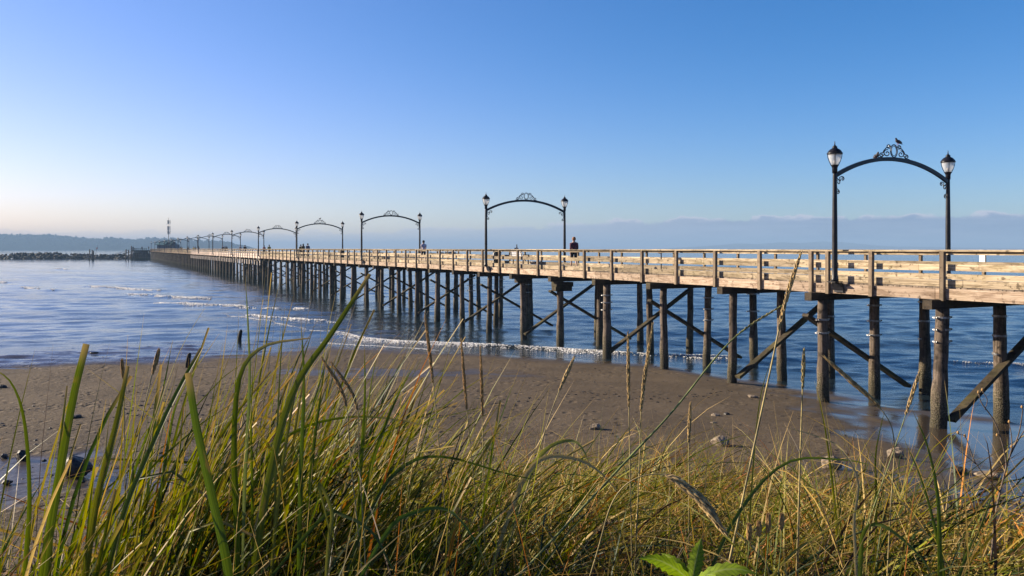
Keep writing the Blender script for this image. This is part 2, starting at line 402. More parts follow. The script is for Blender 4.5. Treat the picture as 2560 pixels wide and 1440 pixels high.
peb = T.n('ShaderNodeTexVoronoi', {'Vector': geo, 'Scale': 9.0}, feature='F1')
gv = T.n('ShaderNodeAttribute', attribute_name='grav').outputs['Fac']
sc = T.mix(T.m('MULTIPLY', gv, 0.6), sc, (0.045, 0.037, 0.03))
pm = T.m('MULTIPLY', T.rng(peb.outputs['Distance'], 0.22, 0.34, 1, 0), T.m('MAXIMUM', T.m('MULTIPLY', T.rng(T.noise(geo, 0.5, 3), 0.52, 0.66), 0.6), gv))
sc = T.mix(pm, sc, T.mix(T.n('ShaderNodeSeparateColor', {0: peb.outputs['Color']}).outputs[0], (0.025, 0.022, 0.019), (0.20, 0.16, 0.12)))
sc = T.mix(T.m('MULTIPLY', wt, 0.8), sc, (0.040, 0.031, 0.025))
foot = T.n('ShaderNodeTexVoronoi', {'Vector': T.scale(geo, (1, 1, 1)), 'Scale': 2.1, 'Randomness': 1.0}, feature='F1').outputs['Distance']
dim = T.m('MULTIPLY', T.rng(foot, 0.1, 0.32, -1.0, 0.0), T.rng(T.noise(geo, 0.25, 2), 0.42, 0.55))
rip = T.noise(T.scale(geo, (1.3, 4.5, 1.0), (0, 0, 0.15)), 1.1, 5, 0.6, 0.5)
hgt = T.m('ADD', T.m('ADD', T.m('MULTIPLY_ADD', nm, 1.5, T.m('MULTIPLY', pm, 0.8)), T.m('MULTIPLY', nf, 0.12)), T.m('ADD', T.m('MULTIPLY', dim, 1.7), T.m('MULTIPLY', rip, 0.8)))
bst = T.m('SUBTRACT', T.m('MULTIPLY_ADD', T.n('ShaderNodeAttribute', attribute_name='tread').outputs['Fac'], 0.72, 0.28), T.m('MULTIPLY', wt, 0.2))
bst = T.m('MAXIMUM', T.m('SUBTRACT', T.m('MULTIPLY', bst, T.m('SUBTRACT', 1.0, T.m('MULTIPLY', wt, 0.6))), T.m('MULTIPLY', fl, 0.2)), 0.02)
nrm = T.n('ShaderNodeBump', {'Strength': bst, 'Distance': 0.10, 'Height': hgt}).outputs[0]
rough = T.m('SUBTRACT', T.m('SUBTRACT', 0.85, T.m('MULTIPLY', wt, 0.66)), T.m('MULTIPLY', fl, 0.09))
finish(T, T.n('ShaderNodeBsdfPrincipled', {'Base Color': sc, 'Roughness': rough, 'IOR': 1.36, 'Specular IOR Level': T.rng(wt, 0, 1, 0.2, 0.5), 'Normal': nrm}).outputs[0])
M['sand'] = m
tag(link('beach', me, m), kind='structure')

# ------------------------------------------------------------------ grassy bank the camera stands on
gx = np.concatenate([np.linspace(-60, -8, 40), np.linspace(-7.8, 7.8, 160), np.linspace(8, 60, 40)])
gy = np.concatenate([np.linspace(-40, -1, 30), np.linspace(-0.9, 14, 150)])
GX_, GY_ = np.meshgrid(gx, gy, indexing='ij')
Zd = dune_z(GX_, GY_); n, k = GX_.shape; i = np.arange(n * k).reshape(n, k)
Q = np.stack([i[:-1, :-1], i[1:, :-1], i[1:, 1:], i[:-1, 1:]], -1).reshape(-1, 4)
me = np_mesh('bank', np.stack([GX_.ravel(), GY_.ravel(), Zd.ravel()], 1), Q, None, True)
m, T = new_mat('bank_soil')
geo = T.n('ShaderNodeNewGeometry').outputs['Position']
nb = T.noise(geo, 6, 6, 0.65); vp = T.n('ShaderNodeTexVoronoi', {'Vector': geo, 'Scale': 22.0})
c = T.mix(T.rng(nb, 0.3, 0.7), (0.025, 0.019, 0.013), (0.075, 0.058, 0.042))
c = T.mix(T.rng(vp.outputs['Distance'], 0.2, 0.3, 0.8, 0.0), c, T.mix(T.n('ShaderNodeSeparateColor', {0: vp.outputs['Color']}).outputs[1], (0.03, 0.025, 0.02), (0.15, 0.12, 0.09)))
finish(T, T.n('ShaderNodeBsdfPrincipled', {'Base Color': c, 'Roughness': 0.9, 'Specular IOR Level': 0.2, 'Normal': T.n('ShaderNodeBump', {'Strength': 0.9, 'Distance': 0.03, 'Height': T.m('SUBTRACT', nb, vp.outputs['Distance'])}).outputs[0]}).outputs[0])
tag(link('ground', me, m), kind='structure')

# ------------------------------------------------------------------ water
FOAM = {  # crest lines traced as they lie on the water: (pixel points, strength, ridge)
    'a': ([(838, 826), (900, 838), (1000, 847), (1200, 857), (1400, 868), (1600, 879), (1830, 886)], 1.0, 0.16),
    'r': ([(2290, 896), (2420, 901), (2600, 907)], 0.5, 0.10),
    'b': ([(612, 783), (700, 791), (780, 797), (845, 801)], 0.7, 0.14),
    's': ([(560, 784), (640, 797), (720, 812), (800, 826), (860, 838)], 0.25, 0.04),
    'c': ([(392, 752), (500, 758), (590, 761), (648, 765)], 0.8, 0.16),
    'c2': ([(655, 766), (700, 767)], 0.5, 0.12),
    'c3': ([(737, 767), (774, 770)], 0.7, 0.14),
    'd': ([(206, 712), (300, 717), (404, 724)], 0.9, 0.2),
    'd2': ([(312, 731), (420, 738), (532, 743)], 0.8, 0.2),
    'e1': ([(138, 669), (154, 670)], 0.9, 0.3), 'e2': ([(158, 670), (176, 671)], 0.9, 0.3),
    'e3': ([(0, 702), (18, 703)], 0.9, 0.25), 'e4': ([(55, 715), (101, 719)], 0.8, 0.2), 'e5': ([(127, 721), (137, 722)], 0.7, 0.2),
    'f': ([(800, 856), (900, 863), (1000, 869), (1100, 876)], 0.16, 0.0),
}
curves = {}
for kf, (pts, stg, rdg) in FOAM.items():
    P = np.array([gp(x, y, rdg) for x, y in pts]); curves[kf] = (P[:, 0], P[:, 1], stg, rdg)

def water_z(x, y, cell):
    depth = np.maximum(0, y - shore(x))
    amp = sstep(0.2, 7, depth)
    z = np.zeros_like(x)
    rs = np.random.default_rng(3)
    for lam, a, ang, k in ((9.0, 0.050, -80, 1), (6.1, 0.040, -97, 1), (4.3, 0.032, -70, 1), (3.1, 0.026, -108, 1), (2.2, 0.018, -84, 1), (1.5, 0.012, -65, 1), (1.1, 0.009, -115, 1), (2.7, 0.016, -40, 1), (1.9, 0.010, -140, 1)):
        dx, dy = math.cos(R(ang)), math.sin(R(ang)); ph = rs.uniform(0, 6.28)
        wob = 3.0 * fbm(x * 0.11 / lam * 3, y * 0.11 / lam * 3, int(lam * 10), 2)
        loc = 0.35 + 1.3 * vnoise(x / (lam * 2.2) + 5 * ph, y / (lam * 1.4), int(lam * 7))
        f = 2 * np.pi / lam * (x * dx + y * dy) + ph + 2.2 * wob
        z = z + a * loc * (np.sin(f) + 0.25 * np.sin(2 * f + 0.6)) * sstep(lam * 0.33, lam * 0.16, cell)
    z = z * amp * (0.62 + 0.30 * sstep(-6, 14, x - 0.25 * (y - 45)))
    for cx, cy, stg, rdg in curves.values():
        if rdg <= 0: continue
        yc = np.interp(x, cx, cy); L = max(1.0, 0.12 * (cx[-1] - cx[0]))
        msk = sstep(cx[0] - L, cx[0] + L, x) * sstep(cx[-1] + L, cx[-1] - L, x)
        dd = y - yc; wdt = np.where(dd > 0, 1.3, 0.45) * (1 + (cy.mean() > 80) * 0.8)
        z = z + 0.6 * rdg * msk * np.exp(-(dd / wdt) ** 2)
    return z
r1 = 12 * np.exp(np.arange(0, np.log(380 / 12.0), 0.0046)); r2 = 380 * np.exp(np.linspace(0.02, np.log(34000 / 380), 90))
r = np.concatenate([r1, r2]); th = np.linspace(R(-62), R(62), 640)
X, Y, Q = polar_grid(r, th)
Rr = np.sqrt(X ** 2 + Y ** 2)
Zw = water_z(X, Y, Rr * 0.0046)
me = np_mesh('sea', np.stack([X, Y, Zw], 1), Q, None, True)
m, T = new_mat('sea_water')
geo = T.n('ShaderNodeNewGeometry').outputs['Position']
b1 = T.noise(T.scale(geo, (0.55, 1.5, 1), (0, 0, 0.12)), 1.0, 6, 0.62, 0.5)
b2 = T.noise(T.scale(geo, (2.2, 5.0, 1), (0, 0, -0.1)), 1.0, 5, 0.6, 0.4)
calm = T.rng(T.noise(T.scale(geo, (0.02, 0.06, 1)), 1.0, 3), 0.35, 0.65, 0.45, 1.0)
h = T.m('ADD', T.m('MULTIPLY', b1, 0.55), T.m('MULTIPLY', b2, 0.16))
nrm = T.n('ShaderNodeBump', {'Strength': T.m('MULTIPLY', calm, T.rng(T.n('ShaderNodeSeparateXYZ', {0: geo}).outputs[0], -30, 10, 0.48, 0.66)), 'Distance': 0.2, 'Height': h}).outputs[0]
wc = T.mix(T.rng(T.noise(T.scale(geo, (0.03, 0.05, 1)), 1.0, 3), 0.3, 0.7), (0.012, 0.022, 0.032), (0.018, 0.030, 0.040))
finish(T, T.n('ShaderNodeBsdfPrincipled', {'Base Color': wc, 'Roughness': 0.07, 'IOR': 1.333, 'Specular IOR Level': 0.5, 'Normal': nrm}).outputs[0])
tag(link('water', me, m), kind='structure')

# foam: small irregular clots strewn along the crests
V = []; Qf = []
oct_v = np.array([(1, 0, 0), (0, 1, 0), (-1, 0, 0), (0, -1, 0), (0, 0, 1), (0, 0, -0.6)], float)
oct_f = np.array([(0, 1, 4), (1, 2, 4), (2, 3, 4), (3, 0, 4), (1, 0, 5), (2, 1, 5), (3, 2, 5), (0, 3, 5)])
cnt = 0
for kf, (cx, cy, stg, rdg) in curves.items():
    length = np.hypot(np.diff(cx), np.diff(cy)).sum(); dist = cy.mean()
    N = int(length * (260 if dist < 60 else 120) * stg + 160)
    if kf == 'f' or kf == 's': N = int(length * 110)
    t = rng.random(N); x = cx[0] + (cx[-1] - cx[0]) * t
    spread = (0.32 if dist < 60 else 0.36) * (0.3 + stg)
    bunch = vnoise(x * 0.7, x * 0 + 3, 77) * 0.9 + vnoise(x * 2.6, x * 0 + 8, 78) * 0.5
    keep = rng.random(N) < np.clip(bunch * 1.7 - 0.5, 0.04, 1) * np.clip(np.minimum(t, 1 - t) * 9 + 0.15, 0, 1)
    x = x[keep]; N = len(x)
    off = np.abs(rng.normal(0, 1, N)) * spread * (0.4 + bunch[keep])
    y = np.interp(x, cx, cy) - off + 0.12 + 0.5 * fbm(x * 0.8, x * 0 + 2, 5, 3)
    z = water_z(x, y, np.full(N, 0.1)) + 0.004
    s = rng.uniform(0.010, 0.032, N) * (1.0 if dist < 60 else 1.9)
    vv = oct_v[None] * np.stack([s * rng.uniform(1, 2.6, N), s * rng.uniform(0.7, 1.5, N), s * rng.uniform(0.35, 0.8, N) * (0.5 + stg)], 1)[:, None, :]
    vv = vv * rng.uniform(0.7, 1.3, vv.shape) + np.stack([x, y, z], 1)[:, None, :]
    V.append(vv.reshape(-1, 3)); Qf.append((oct_f[None] + (np.arange(N) * 6)[:, None, None] + cnt).reshape(-1, 3)); cnt += N * 6
me = np_mesh('wave_foam', np.concatenate(V), np.concatenate(Qf), None, True)
tag(link('wave_foam', me, M['foam']), kind='stuff')

# ------------------------------------------------------------------ far land
def ridge(name, pts, dist, depth, seed, mat, rough=0.12):
    """forested headland: skyline given as (pixel x, pixel y of the top)"""
    pts = np.array(pts, float); xs = np.linspace(pts[0, 0], pts[-1, 0], 260)
    hh = np.maximum(0, (HOR - np.interp(xs, pts[:, 0], pts[:, 1])) / F * dist)
    prof = np.array([(-0.5, -0.02), (-0.42, 0.12), (-0.3, 0.42), (-0.16, 0.78), (0, 1.0), (0.2, 0.85), (0.5, -0.05)])
    fr = np.linspace(-0.5, 0.5, 22); ph = np.interp(fr, prof[:, 0], prof[:, 1])
    Xr = (xs - 1280) / F * dist
    XX, FF = np.meshgrid(Xr, fr, indexing='ij'); HH = hh[:, None] * ph[None, :]
    YY = dist + FF * depth + 0.15 * depth * np.sin(XX / 400.0)
    HH = HH * (1 + rough * fbm(XX / 60, YY / 60, seed, 4)) + 0
    HH = np.where(ph[None, :] < 0.0, -2.0, HH)
    n, k = XX.shape; i = np.arange(n * k).reshape(n, k)
    Q = np.stack([i[:-1, :-1], i[1:, :-1], i[1:, 1:], i[:-1, 1:]], -1).reshape(-1, 4)
    o = link(name, np_mesh(name, np.stack([XX.ravel(), YY.ravel(), HH.ravel()], 1), Q, None, True), mat)
    tag(o, kind='structure')
    return Xr, hh
M['forest'] = plain('far_forest', (0.012, 0.018, 0.012), 0.95, 0, 0.5, 0.05, 0.0, 0.0)
HD = 3000.0
Xr, hh = ridge('headland', [(-900, 588), (-500, 578), (-200, 580), (0, 585), (90, 586), (140, 590), (200, 597), (260, 594), (330, 599), (370, 596), (430, 596), (500, 601), (560, 603), (592, 606), (604, 612), (612, 623)], HD, 700, 2, M['forest'])
V = []; Qf = []; cnt = 0
cone_n = 5
for j in range(6000):
    x = random.uniform(Xr[0], Xr[-1] - 6); h0 = float(np.interp(x, Xr, hh))
    if h0 < 8: continue
    fr = random.choice([0, 0, 0, -0.06, -0.12, -0.2, -0.28]) + random.uniform(-0.03, 0.03)
    ph = float(np.interp(fr, [-0.5, -0.42, -0.3, -0.16, 0, 0.2], [0, .12, .42, .78, 1, .85]))
    y = HD + fr * 700 + 105 * math.sin(x / 400.0); z0 = h0 * ph - 3
    big = random.random() < 0.12
    ht = random.uniform(5, 10) * (1.5 if big else 1) * (1 if fr > -0.05 else 0.6); rd = ht * random.uniform(0.2, 0.42)
    if random.random() < 0.5: prof = [(0.15, 0), (1, 0.2), (0.75, 0.5), (0.4, 0.8), (0.05, 1.0)]
    else: prof = [(0.3, 0), (1.2, 0.25), (1.4, 0.55), (0.9, 0.85), (0.25, 1.0)]
    a0 = random.uniform(0, 6)
    for rr_, zz in prof:
        for k in range(cone_n):
            a = a0 + 6.2832 * k / cone_n; q = rd * rr_ * random.uniform(0.7, 1.25)
            V.append((x + q * math.cos(a), y + q * math.sin(a), z0 + ht * zz))
    for i in range(4):
        for k in range(cone_n): Qf.append((cnt + i * cone_n + k, cnt + i * cone_n + (k + 1) % cone_n, cnt + (i + 1) * cone_n + (k + 1) % cone_n, cnt + (i + 1) * cone_n + k))
    cnt += 5 * cone_n
tag(link('headland_forest', np_mesh('headland_forest', V, Qf), M['forest']), kind='stuff')
M['hill'] = plain('far_hill', (0.05, 0.06, 0.05), 0.95, 0, 0.3, 0.01, 0.0, 0.0)
ridge('mountain', [(1600, 623), (1700, 617), (1780, 612), (1830, 607), (1880, 609), (1950, 604), (2010, 606), (2080, 601), (2130, 603), (2180, 609), (2230, 614), (2400, 618), (2700, 620), (2900, 622)], 7600, 1500, 9, M['hill'], 0.08)

# breakwater of heaped armour stone
V = []; Qf = []; cnt = 0
bmr = bmesh.new(); bmesh.ops.create_icosphere(bmr, subdivisions=1, radius=1.0)
ico_v = np.array([v.co[:] for v in bmr.verts]); ico_f = np.array([[v.index for v in f.verts] for f in bmr.faces]); bmr.free()
line = np.array([(-420, 405), (-300, 412), (-185, 420), (-120, 455), (-27, 512)], float)
seg = np.hypot(np.diff(line[:, 0]), np.diff(line[:, 1])); cum = np.concatenate([[0], np.cumsum(seg)])
for j in range(3600):
    s = random.uniform(0, cum[-1]); px = np.interp(s, cum, line[:, 0]); py = np.interp(s, cum, line[:, 1])
    q = random.uniform(-1, 1); top_h = 2.7 * (1 - abs(q)) + random.uniform(-0.6, 0.35) + 0.5 * math.sin(s / 9)
    endf = min(1, (cum[-1] - s) / 12)
    c = np.array((px, py + q * 6.0, max(-0.4, (top_h - 0.3) * endf)))
    sc_ = np.array([random.uniform(0.5, 1.25), random.uniform(0.5, 1.2), random.uniform(0.4, 0.95)])
    vv = ico_v * sc_ * rng.uniform(0.7, 1.2, (len(ico_v), 1)) + c
    V.append(vv); Qf.append(ico_f + cnt); cnt += len(ico_v)
tag(link('breakwater', np_mesh('breakwater', np.concatenate(V), np.concatenate(Qf)), M['armour']),
    'long low breakwater of heaped dark boulders across the water by the pier end', 'breakwater', kind='stuff')

# ------------------------------------------------------------------ PIER
XV = 249.0; KP = 50000.0
PHI = math.atan((1280 - XV) / F); sn, cs = math.sin(PHI), math.cos(PHI)
Z0 = KP / (2087 - XV); P0 = Vector(((2087 - 1280) / F * Z0, Z0, 0))
RZ = PHI + R(90)                      # local +x runs out to sea, local +y faces the beach side
def t_of(x, wd=0.0):
    u = (x - 1280) / F
    return (P0.x + wd * cs - u * (P0.y + wd * sn)) / (sn + u * cs)
def pw(t, wd, z=0.0): return Vector((P0.x - t * sn + wd * cs, P0.y + t * cs + wd * sn, z))
pier = empty('pier', (P0.x, P0.y, 0), RZ)
tag(pier, 'long weathered timber pier on round piles running out to sea', 'pier')
ZR = 5.262; ZD = 4.18; T0, T1 = -22.0, 412.0; WD = 5.35      # rail line at y=0 and y=-WD
S2A, S2B = t_of(650), t_of(479)

def boards(name, mat, y, z, th, ht, L=4.88, t0=T0, t1=T1, jit=0.006, off=0.0):
    b = MB(); t = t0 - off
    while t < t1:
        e = min(t + L, t1)
        b.box(((t + e) / 2, y + random.uniform(-jit, jit) * 0.7, z + random.uniform(-jit, jit)), (e - t - 0.012, th, ht)); t += L
    return b.build(name, mat, pier)
for y, sgn in ((0.0, 1), (-WD, -1)):
    boards('cap_rail', M['rail'], y - 0.03 * sgn, ZR - 0.022, 0.19, 0.042)
    boards('under_rail', M['rail'], y - 0.075 * sgn, ZR - 0.098, 0.04, 0.10, off=1.2)
    boards('mid_rail', M['rail'], y - 0.075 * sgn, ZR - 0.515, 0.042, 0.185, off=0.6)
    boards('toe_board', M['rail'], y - 0.075 * sgn, ZR - 0.965, 0.045, 0.205, off=2.0)
    boards('fascia', M['fascia'], y + 0.02 * sgn, 3.985, 0.09, 0.315, 6.1, T0, S2A if sgn > 0 else T1)
boards('fascia', M['paleboard'], 0.02, 3.985, 0.09, 0.315, 6.1, S2A, S2B)
boards('fascia', M['fascia'], 0.02, 3.985, 0.09, 0.315, 6.1, S2B, T1)
boards('kick_board', M['paleboard'], 0.045, 4.36, 0.03, 0.34, 4.88, S2A, S2B)
# deck planks across the pier
b = MB(); t = T0
while t < 130:
    b.box((t + 0.11, -WD / 2, ZD - 0.035 + random.uniform(-0.004, 0.004)), (0.205, WD - 0.12, 0.07)); t += 0.22
b.box(((130 + T1) / 2, -WD / 2, ZD - 0.035), (T1 - 130, WD - 0.12, 0.07))
b.build('deck', M['deck'], pier)
b = MB()
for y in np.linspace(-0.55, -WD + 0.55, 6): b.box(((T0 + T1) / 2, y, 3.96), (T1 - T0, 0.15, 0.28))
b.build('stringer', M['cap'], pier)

# rail posts: 70 largest on the beach side and 30 on the sea side as parts, the rest as one mass
pm = MB(); pm.box((0, 0, 0), (0.13, 0.115, 1.42), 0.5); post_me = pm.mesh('rail_post'); post_me.materials.append(M['post'])
pm = MB(); pm.box((0, 0, 0), (0.10, 0.10, 1.10), 0.5); post_far_me = pm.mesh('rail_post'); post_far_me.materials.append(M['post'])
pm = MB(); pm.box((0, 0, 0), (0.30, 0.12, 1.10), 0.5); pm.box((0, 0, 1.2), (0.14, 0.10, 1.30), 0.5); pale_me = pm.mesh('fender_post'); pale_me.materials.append(M['pale'])
rest = MB(); restp = MB(); k = -6; nposts = 0; npale = 0
tp0 = t_of(2363)
while True:
    t = tp0 + 2.44 * k
    if t > T1 - 0.3: break
    sec2 = S2A - 1 < t < S2B + 1
    zc = ZR - 0.046 - 0.71
    if sec2:
        o = link('fender_post', pale_me, None, pier, (t, 0.13, ZR - 0.046 - 1.85)); npale += 1
    elif nposts < 70 and k > -5:
        o = link('rail_post', post_me, None, pier, (t, 0.115 - 0.0, zc)); o.rotation_euler = (random.uniform(-.006, .006), random.uniform(-.012, .012), 0); nposts += 1
    else: rest.box((t, 0.115, zc), (0.105, 0.10, 1.42))
    if -4 <= k < 26: link('rail_post', post_far_me, None, pier, (t, -WD - 0.115, ZR - 0.046 - 0.55))
    else: rest.box((t, -WD - 0.115, ZR - 0.046 - 0.55), (0.10, 0.10, 1.10))
    k += 1
o = link('rail_post', post_me, None, pier, (t_of(2076), 0.116, ZR - 0.756))
tag(rest.build('far_rail_posts', M['post'], pier), kind='stuff')

# bents: three piles, a cap beam and one diagonal brace each
def pile_mesh(seed, top=3.56, r=0.18, lean=(0, 0)):
    rs = random.Random(seed); b = MB(); pts = []; rad = []
    for i in range(15):
        z = -1.2 + (top + 1.2) * i / 14.0
        pts.append((lean[0] * (top - z) / 4 + rs.uniform(-.012, .012), lean[1] * (top - z) / 4 + rs.uniform(-.012, .012), z))
        rad.append(r * (1.06 - 0.012 * i) * rs.uniform(0.965, 1.035) * (1.1 if z < 1.3 else 1))
    b.tube(pts, rad, 14); me = b.mesh('pile', True); me.materials.append(M['pile']); return me
PILES = [pile_mesh(s, 3.56, rr_, ln) for s, rr_, ln in ((1, .18, (0, 0)), (2, .165, (.10, .02)), (3, .195, (-.09, .07)), (4, .18, (.04, -.08)), (5, .17, (-.07, 0)))]
PILE_LEAN = pile_mesh(9, 3.56, 0.205, (-.1, .30))
clm = MB()
clm.lathe([(0.19, -0.03), (0.202, -0.03), (0.202, 0.03), (0.19, 0.03)], 16)
for sg in (-1, 1):
    clm.box((0, sg * 0.275, 0), (0.07, 0.10, 0.05)); clm.tube([(-0.07, sg * 0.29, 0), (0.07, sg * 0.29, 0)], 0.018, 6)
clamp_me = clm.mesh('clamp'); clamp_me.materials.append(M['galv'])
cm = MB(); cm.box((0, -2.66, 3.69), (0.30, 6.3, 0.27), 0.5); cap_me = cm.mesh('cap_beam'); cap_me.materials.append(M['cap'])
PW = [0.12, 2.66, 5.25]
tb0 = t_of(2349); BS = 4.42
mass_p = MB(); mass_c = MB(); mass_b = MB(); npile = 0; i = -4
npiles_max = 99
while True:
    t = tb0 + BS * i
    if t > T1 - 0.5: break
    near = i < 33
    for j, wd in enumerate(PW):
        tt = t + (random.uniform(-.08, .08) if j else 0)
        if near and npile < npiles_max and i >= -1:
            me = PILE_LEAN if (i == 0 and j == 0) else PILES[(i * 3 + j * 2) % 5]
            o = link('pile', me, None, pier, (tt, -wd + random.uniform(-.05, .05), 0)); o.rotation_euler = (0, 0, random.uniform(-.3, .3)); npile += 1
            cl = {(0, 0): (2.6, 2.95, 3.3), (0, 1): (3.25, 2.65, 2.1), (1, 0): (2.9, 2.45), (1, 1): (3.3, 2.75, 2.25), (1, 2): (3.35, 2.65, 2.0), (2, 2): (3.3, 2.5), (3, 1): (3.1, 2.6, 2.1), (3, 2): (3.2, 2.4), (4, 0): (3.05, 2.7, 2.35), (7, 1): (3.0, 2.5), (9, 1): (3.1, 2.6, 2.2), (9, 2): (3.0, 2.4)}.get((i, j), ())
            for z in cl:
                q = link('clamp', clamp_me, None, o, (0, 0, z)); q.scale = (1.02, 1.02, 1)
        else:
            mass_p.tube([(tt, -wd, -1.0), (tt, -wd, 1.2), (tt, -wd, 3.56)], [0.215, 0.205, 0.19], 8)
    if near: link('cap_beam', cap_me, None, pier, (t, 0.14 + random.uniform(-.1, .06), 0))
    else: mass_c.box((t, -2.5, 3.69), (0.30, 6.2, 0.27))
    e = 0.27 if i % 2 else -0.27
    if i % 2 == 0: a_, b_ = (t + e, -0.12, 0.35), (t + e, -4.9, 3.2)
    else: a_, b_ = (t + e, 0.40, 3.05), (t + e, -4.75, 0.25)
    if near and i >= -1:
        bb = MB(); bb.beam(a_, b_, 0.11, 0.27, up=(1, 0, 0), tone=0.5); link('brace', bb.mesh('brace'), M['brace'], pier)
    elif t < S2A: mass_b.beam(a_, b_, 0.1, 0.25, up=(1, 0, 0))
    i += 1
tag(mass_p.build('far_piles', M['pile'], pier, smooth=False), kind='stuff')
tag(mass_c.build('far_cap_beams', M['cap'], pier), kind='stuff')
tag(mass_b.build('far_braces', M['brace'], pier), kind='stuff')
# stacked blocks where two short piles were made up
b = MB()
t = tb0 + BS * 5; b.box((t, 0.05, 3.42), (0.55, 0.5, 0.25)); b.box((t + .02, -0.2, 3.18), (0.44, 1.0, 0.27)); b.box((t, -0.5, 3.40), (0.42, 0.55, 0.24))
b.build('packing_block', M['cap'], pier); b = MB()
t = tb0 + BS * 6; b.box((t, -0.15, 3.44), (0.40, 0.9, 0.22))
b.build('packing_block', M['cap'], pier)
# dark waling between the fender posts of the outer reach
b = MB(); b.box(((S2A + S2B) / 2, 0.02, 3.62), (S2B - S2A, 0.14, 0.38), 0.4); b.build('waling', M['cap'], pier)

# ------------------------------------------------------------------ lamp arches
def spiral(c, r0, r1, a0, turns, n=22):
    out = []
    for i in range(n + 1):
        f = i / n; a = a0 + 2 * math.pi * turns * f; rr_ = r0 + (r1 - r0) * f
        out.append((c[0] + rr_ * math.cos(a), c[1] + rr_ * math.sin(a)))
    return out
LW = 5.66          # from pole to pole
ZB = EYE - 1.10    # base plate
def lantern_mesh_parts(parent, y):
    g = MB(); g.lathe([(0.10, 0.0), (0.155, 0.12), (0.195, 0.25), (0.205, 0.34), (0.20, 0.385)], 16); L_ = g.build('lantern', M['glass'], parent, (0, y, EYE + 2.735), 0, True)
    c = MB(); c.lathe([(0.245, 0.36), (0.25, 0.375), (0.235, 0.40), (0.20, 0.46), (0.15, 0.51), (0.085, 0.545), (0.075, 0.575), (0.085, 0.59), (0.05, 0.625), (0.022, 0.65), (0.012, 0.74), (0.008, 0.78)], 18); c.build('cap', M['black'], L_, smooth=True)
    k = MB()
    for q in range(4):
        a = R(45) + q * math.pi / 2
        k.tube([(rr_ * math.cos(a), rr_ * math.sin(a), z) for rr_, z in ((0.11, -0.02), (0.17, 0.12), (0.212, 0.25), (0.228, 0.37), (0.24, 0.40))], 0.011, 5)
    k.lathe([(0.225, 0.345), (0.232, 0.345), (0.232, 0.362), (0.225, 0.362)], 16)
    k.build('cage', M['black'], L_)
    s = MB(); s.lathe([(0.03, 0.0), (0.06, 0.03), (0.06, 0.12), (0.045, 0.15), (0.01, 0.16)], 10); s.build('bulb', M['bulb'], L_, smooth=True)
    u = MB(); u.lathe([(0.082, -0.26), (0.085, -0.1), (0.09, -0.08), (0.11, -0.03), (0.135, -0.01), (0.13, 0.004), (0.09, 0.006)], 16); u.build('cup', M['black'], L_, smooth=True)
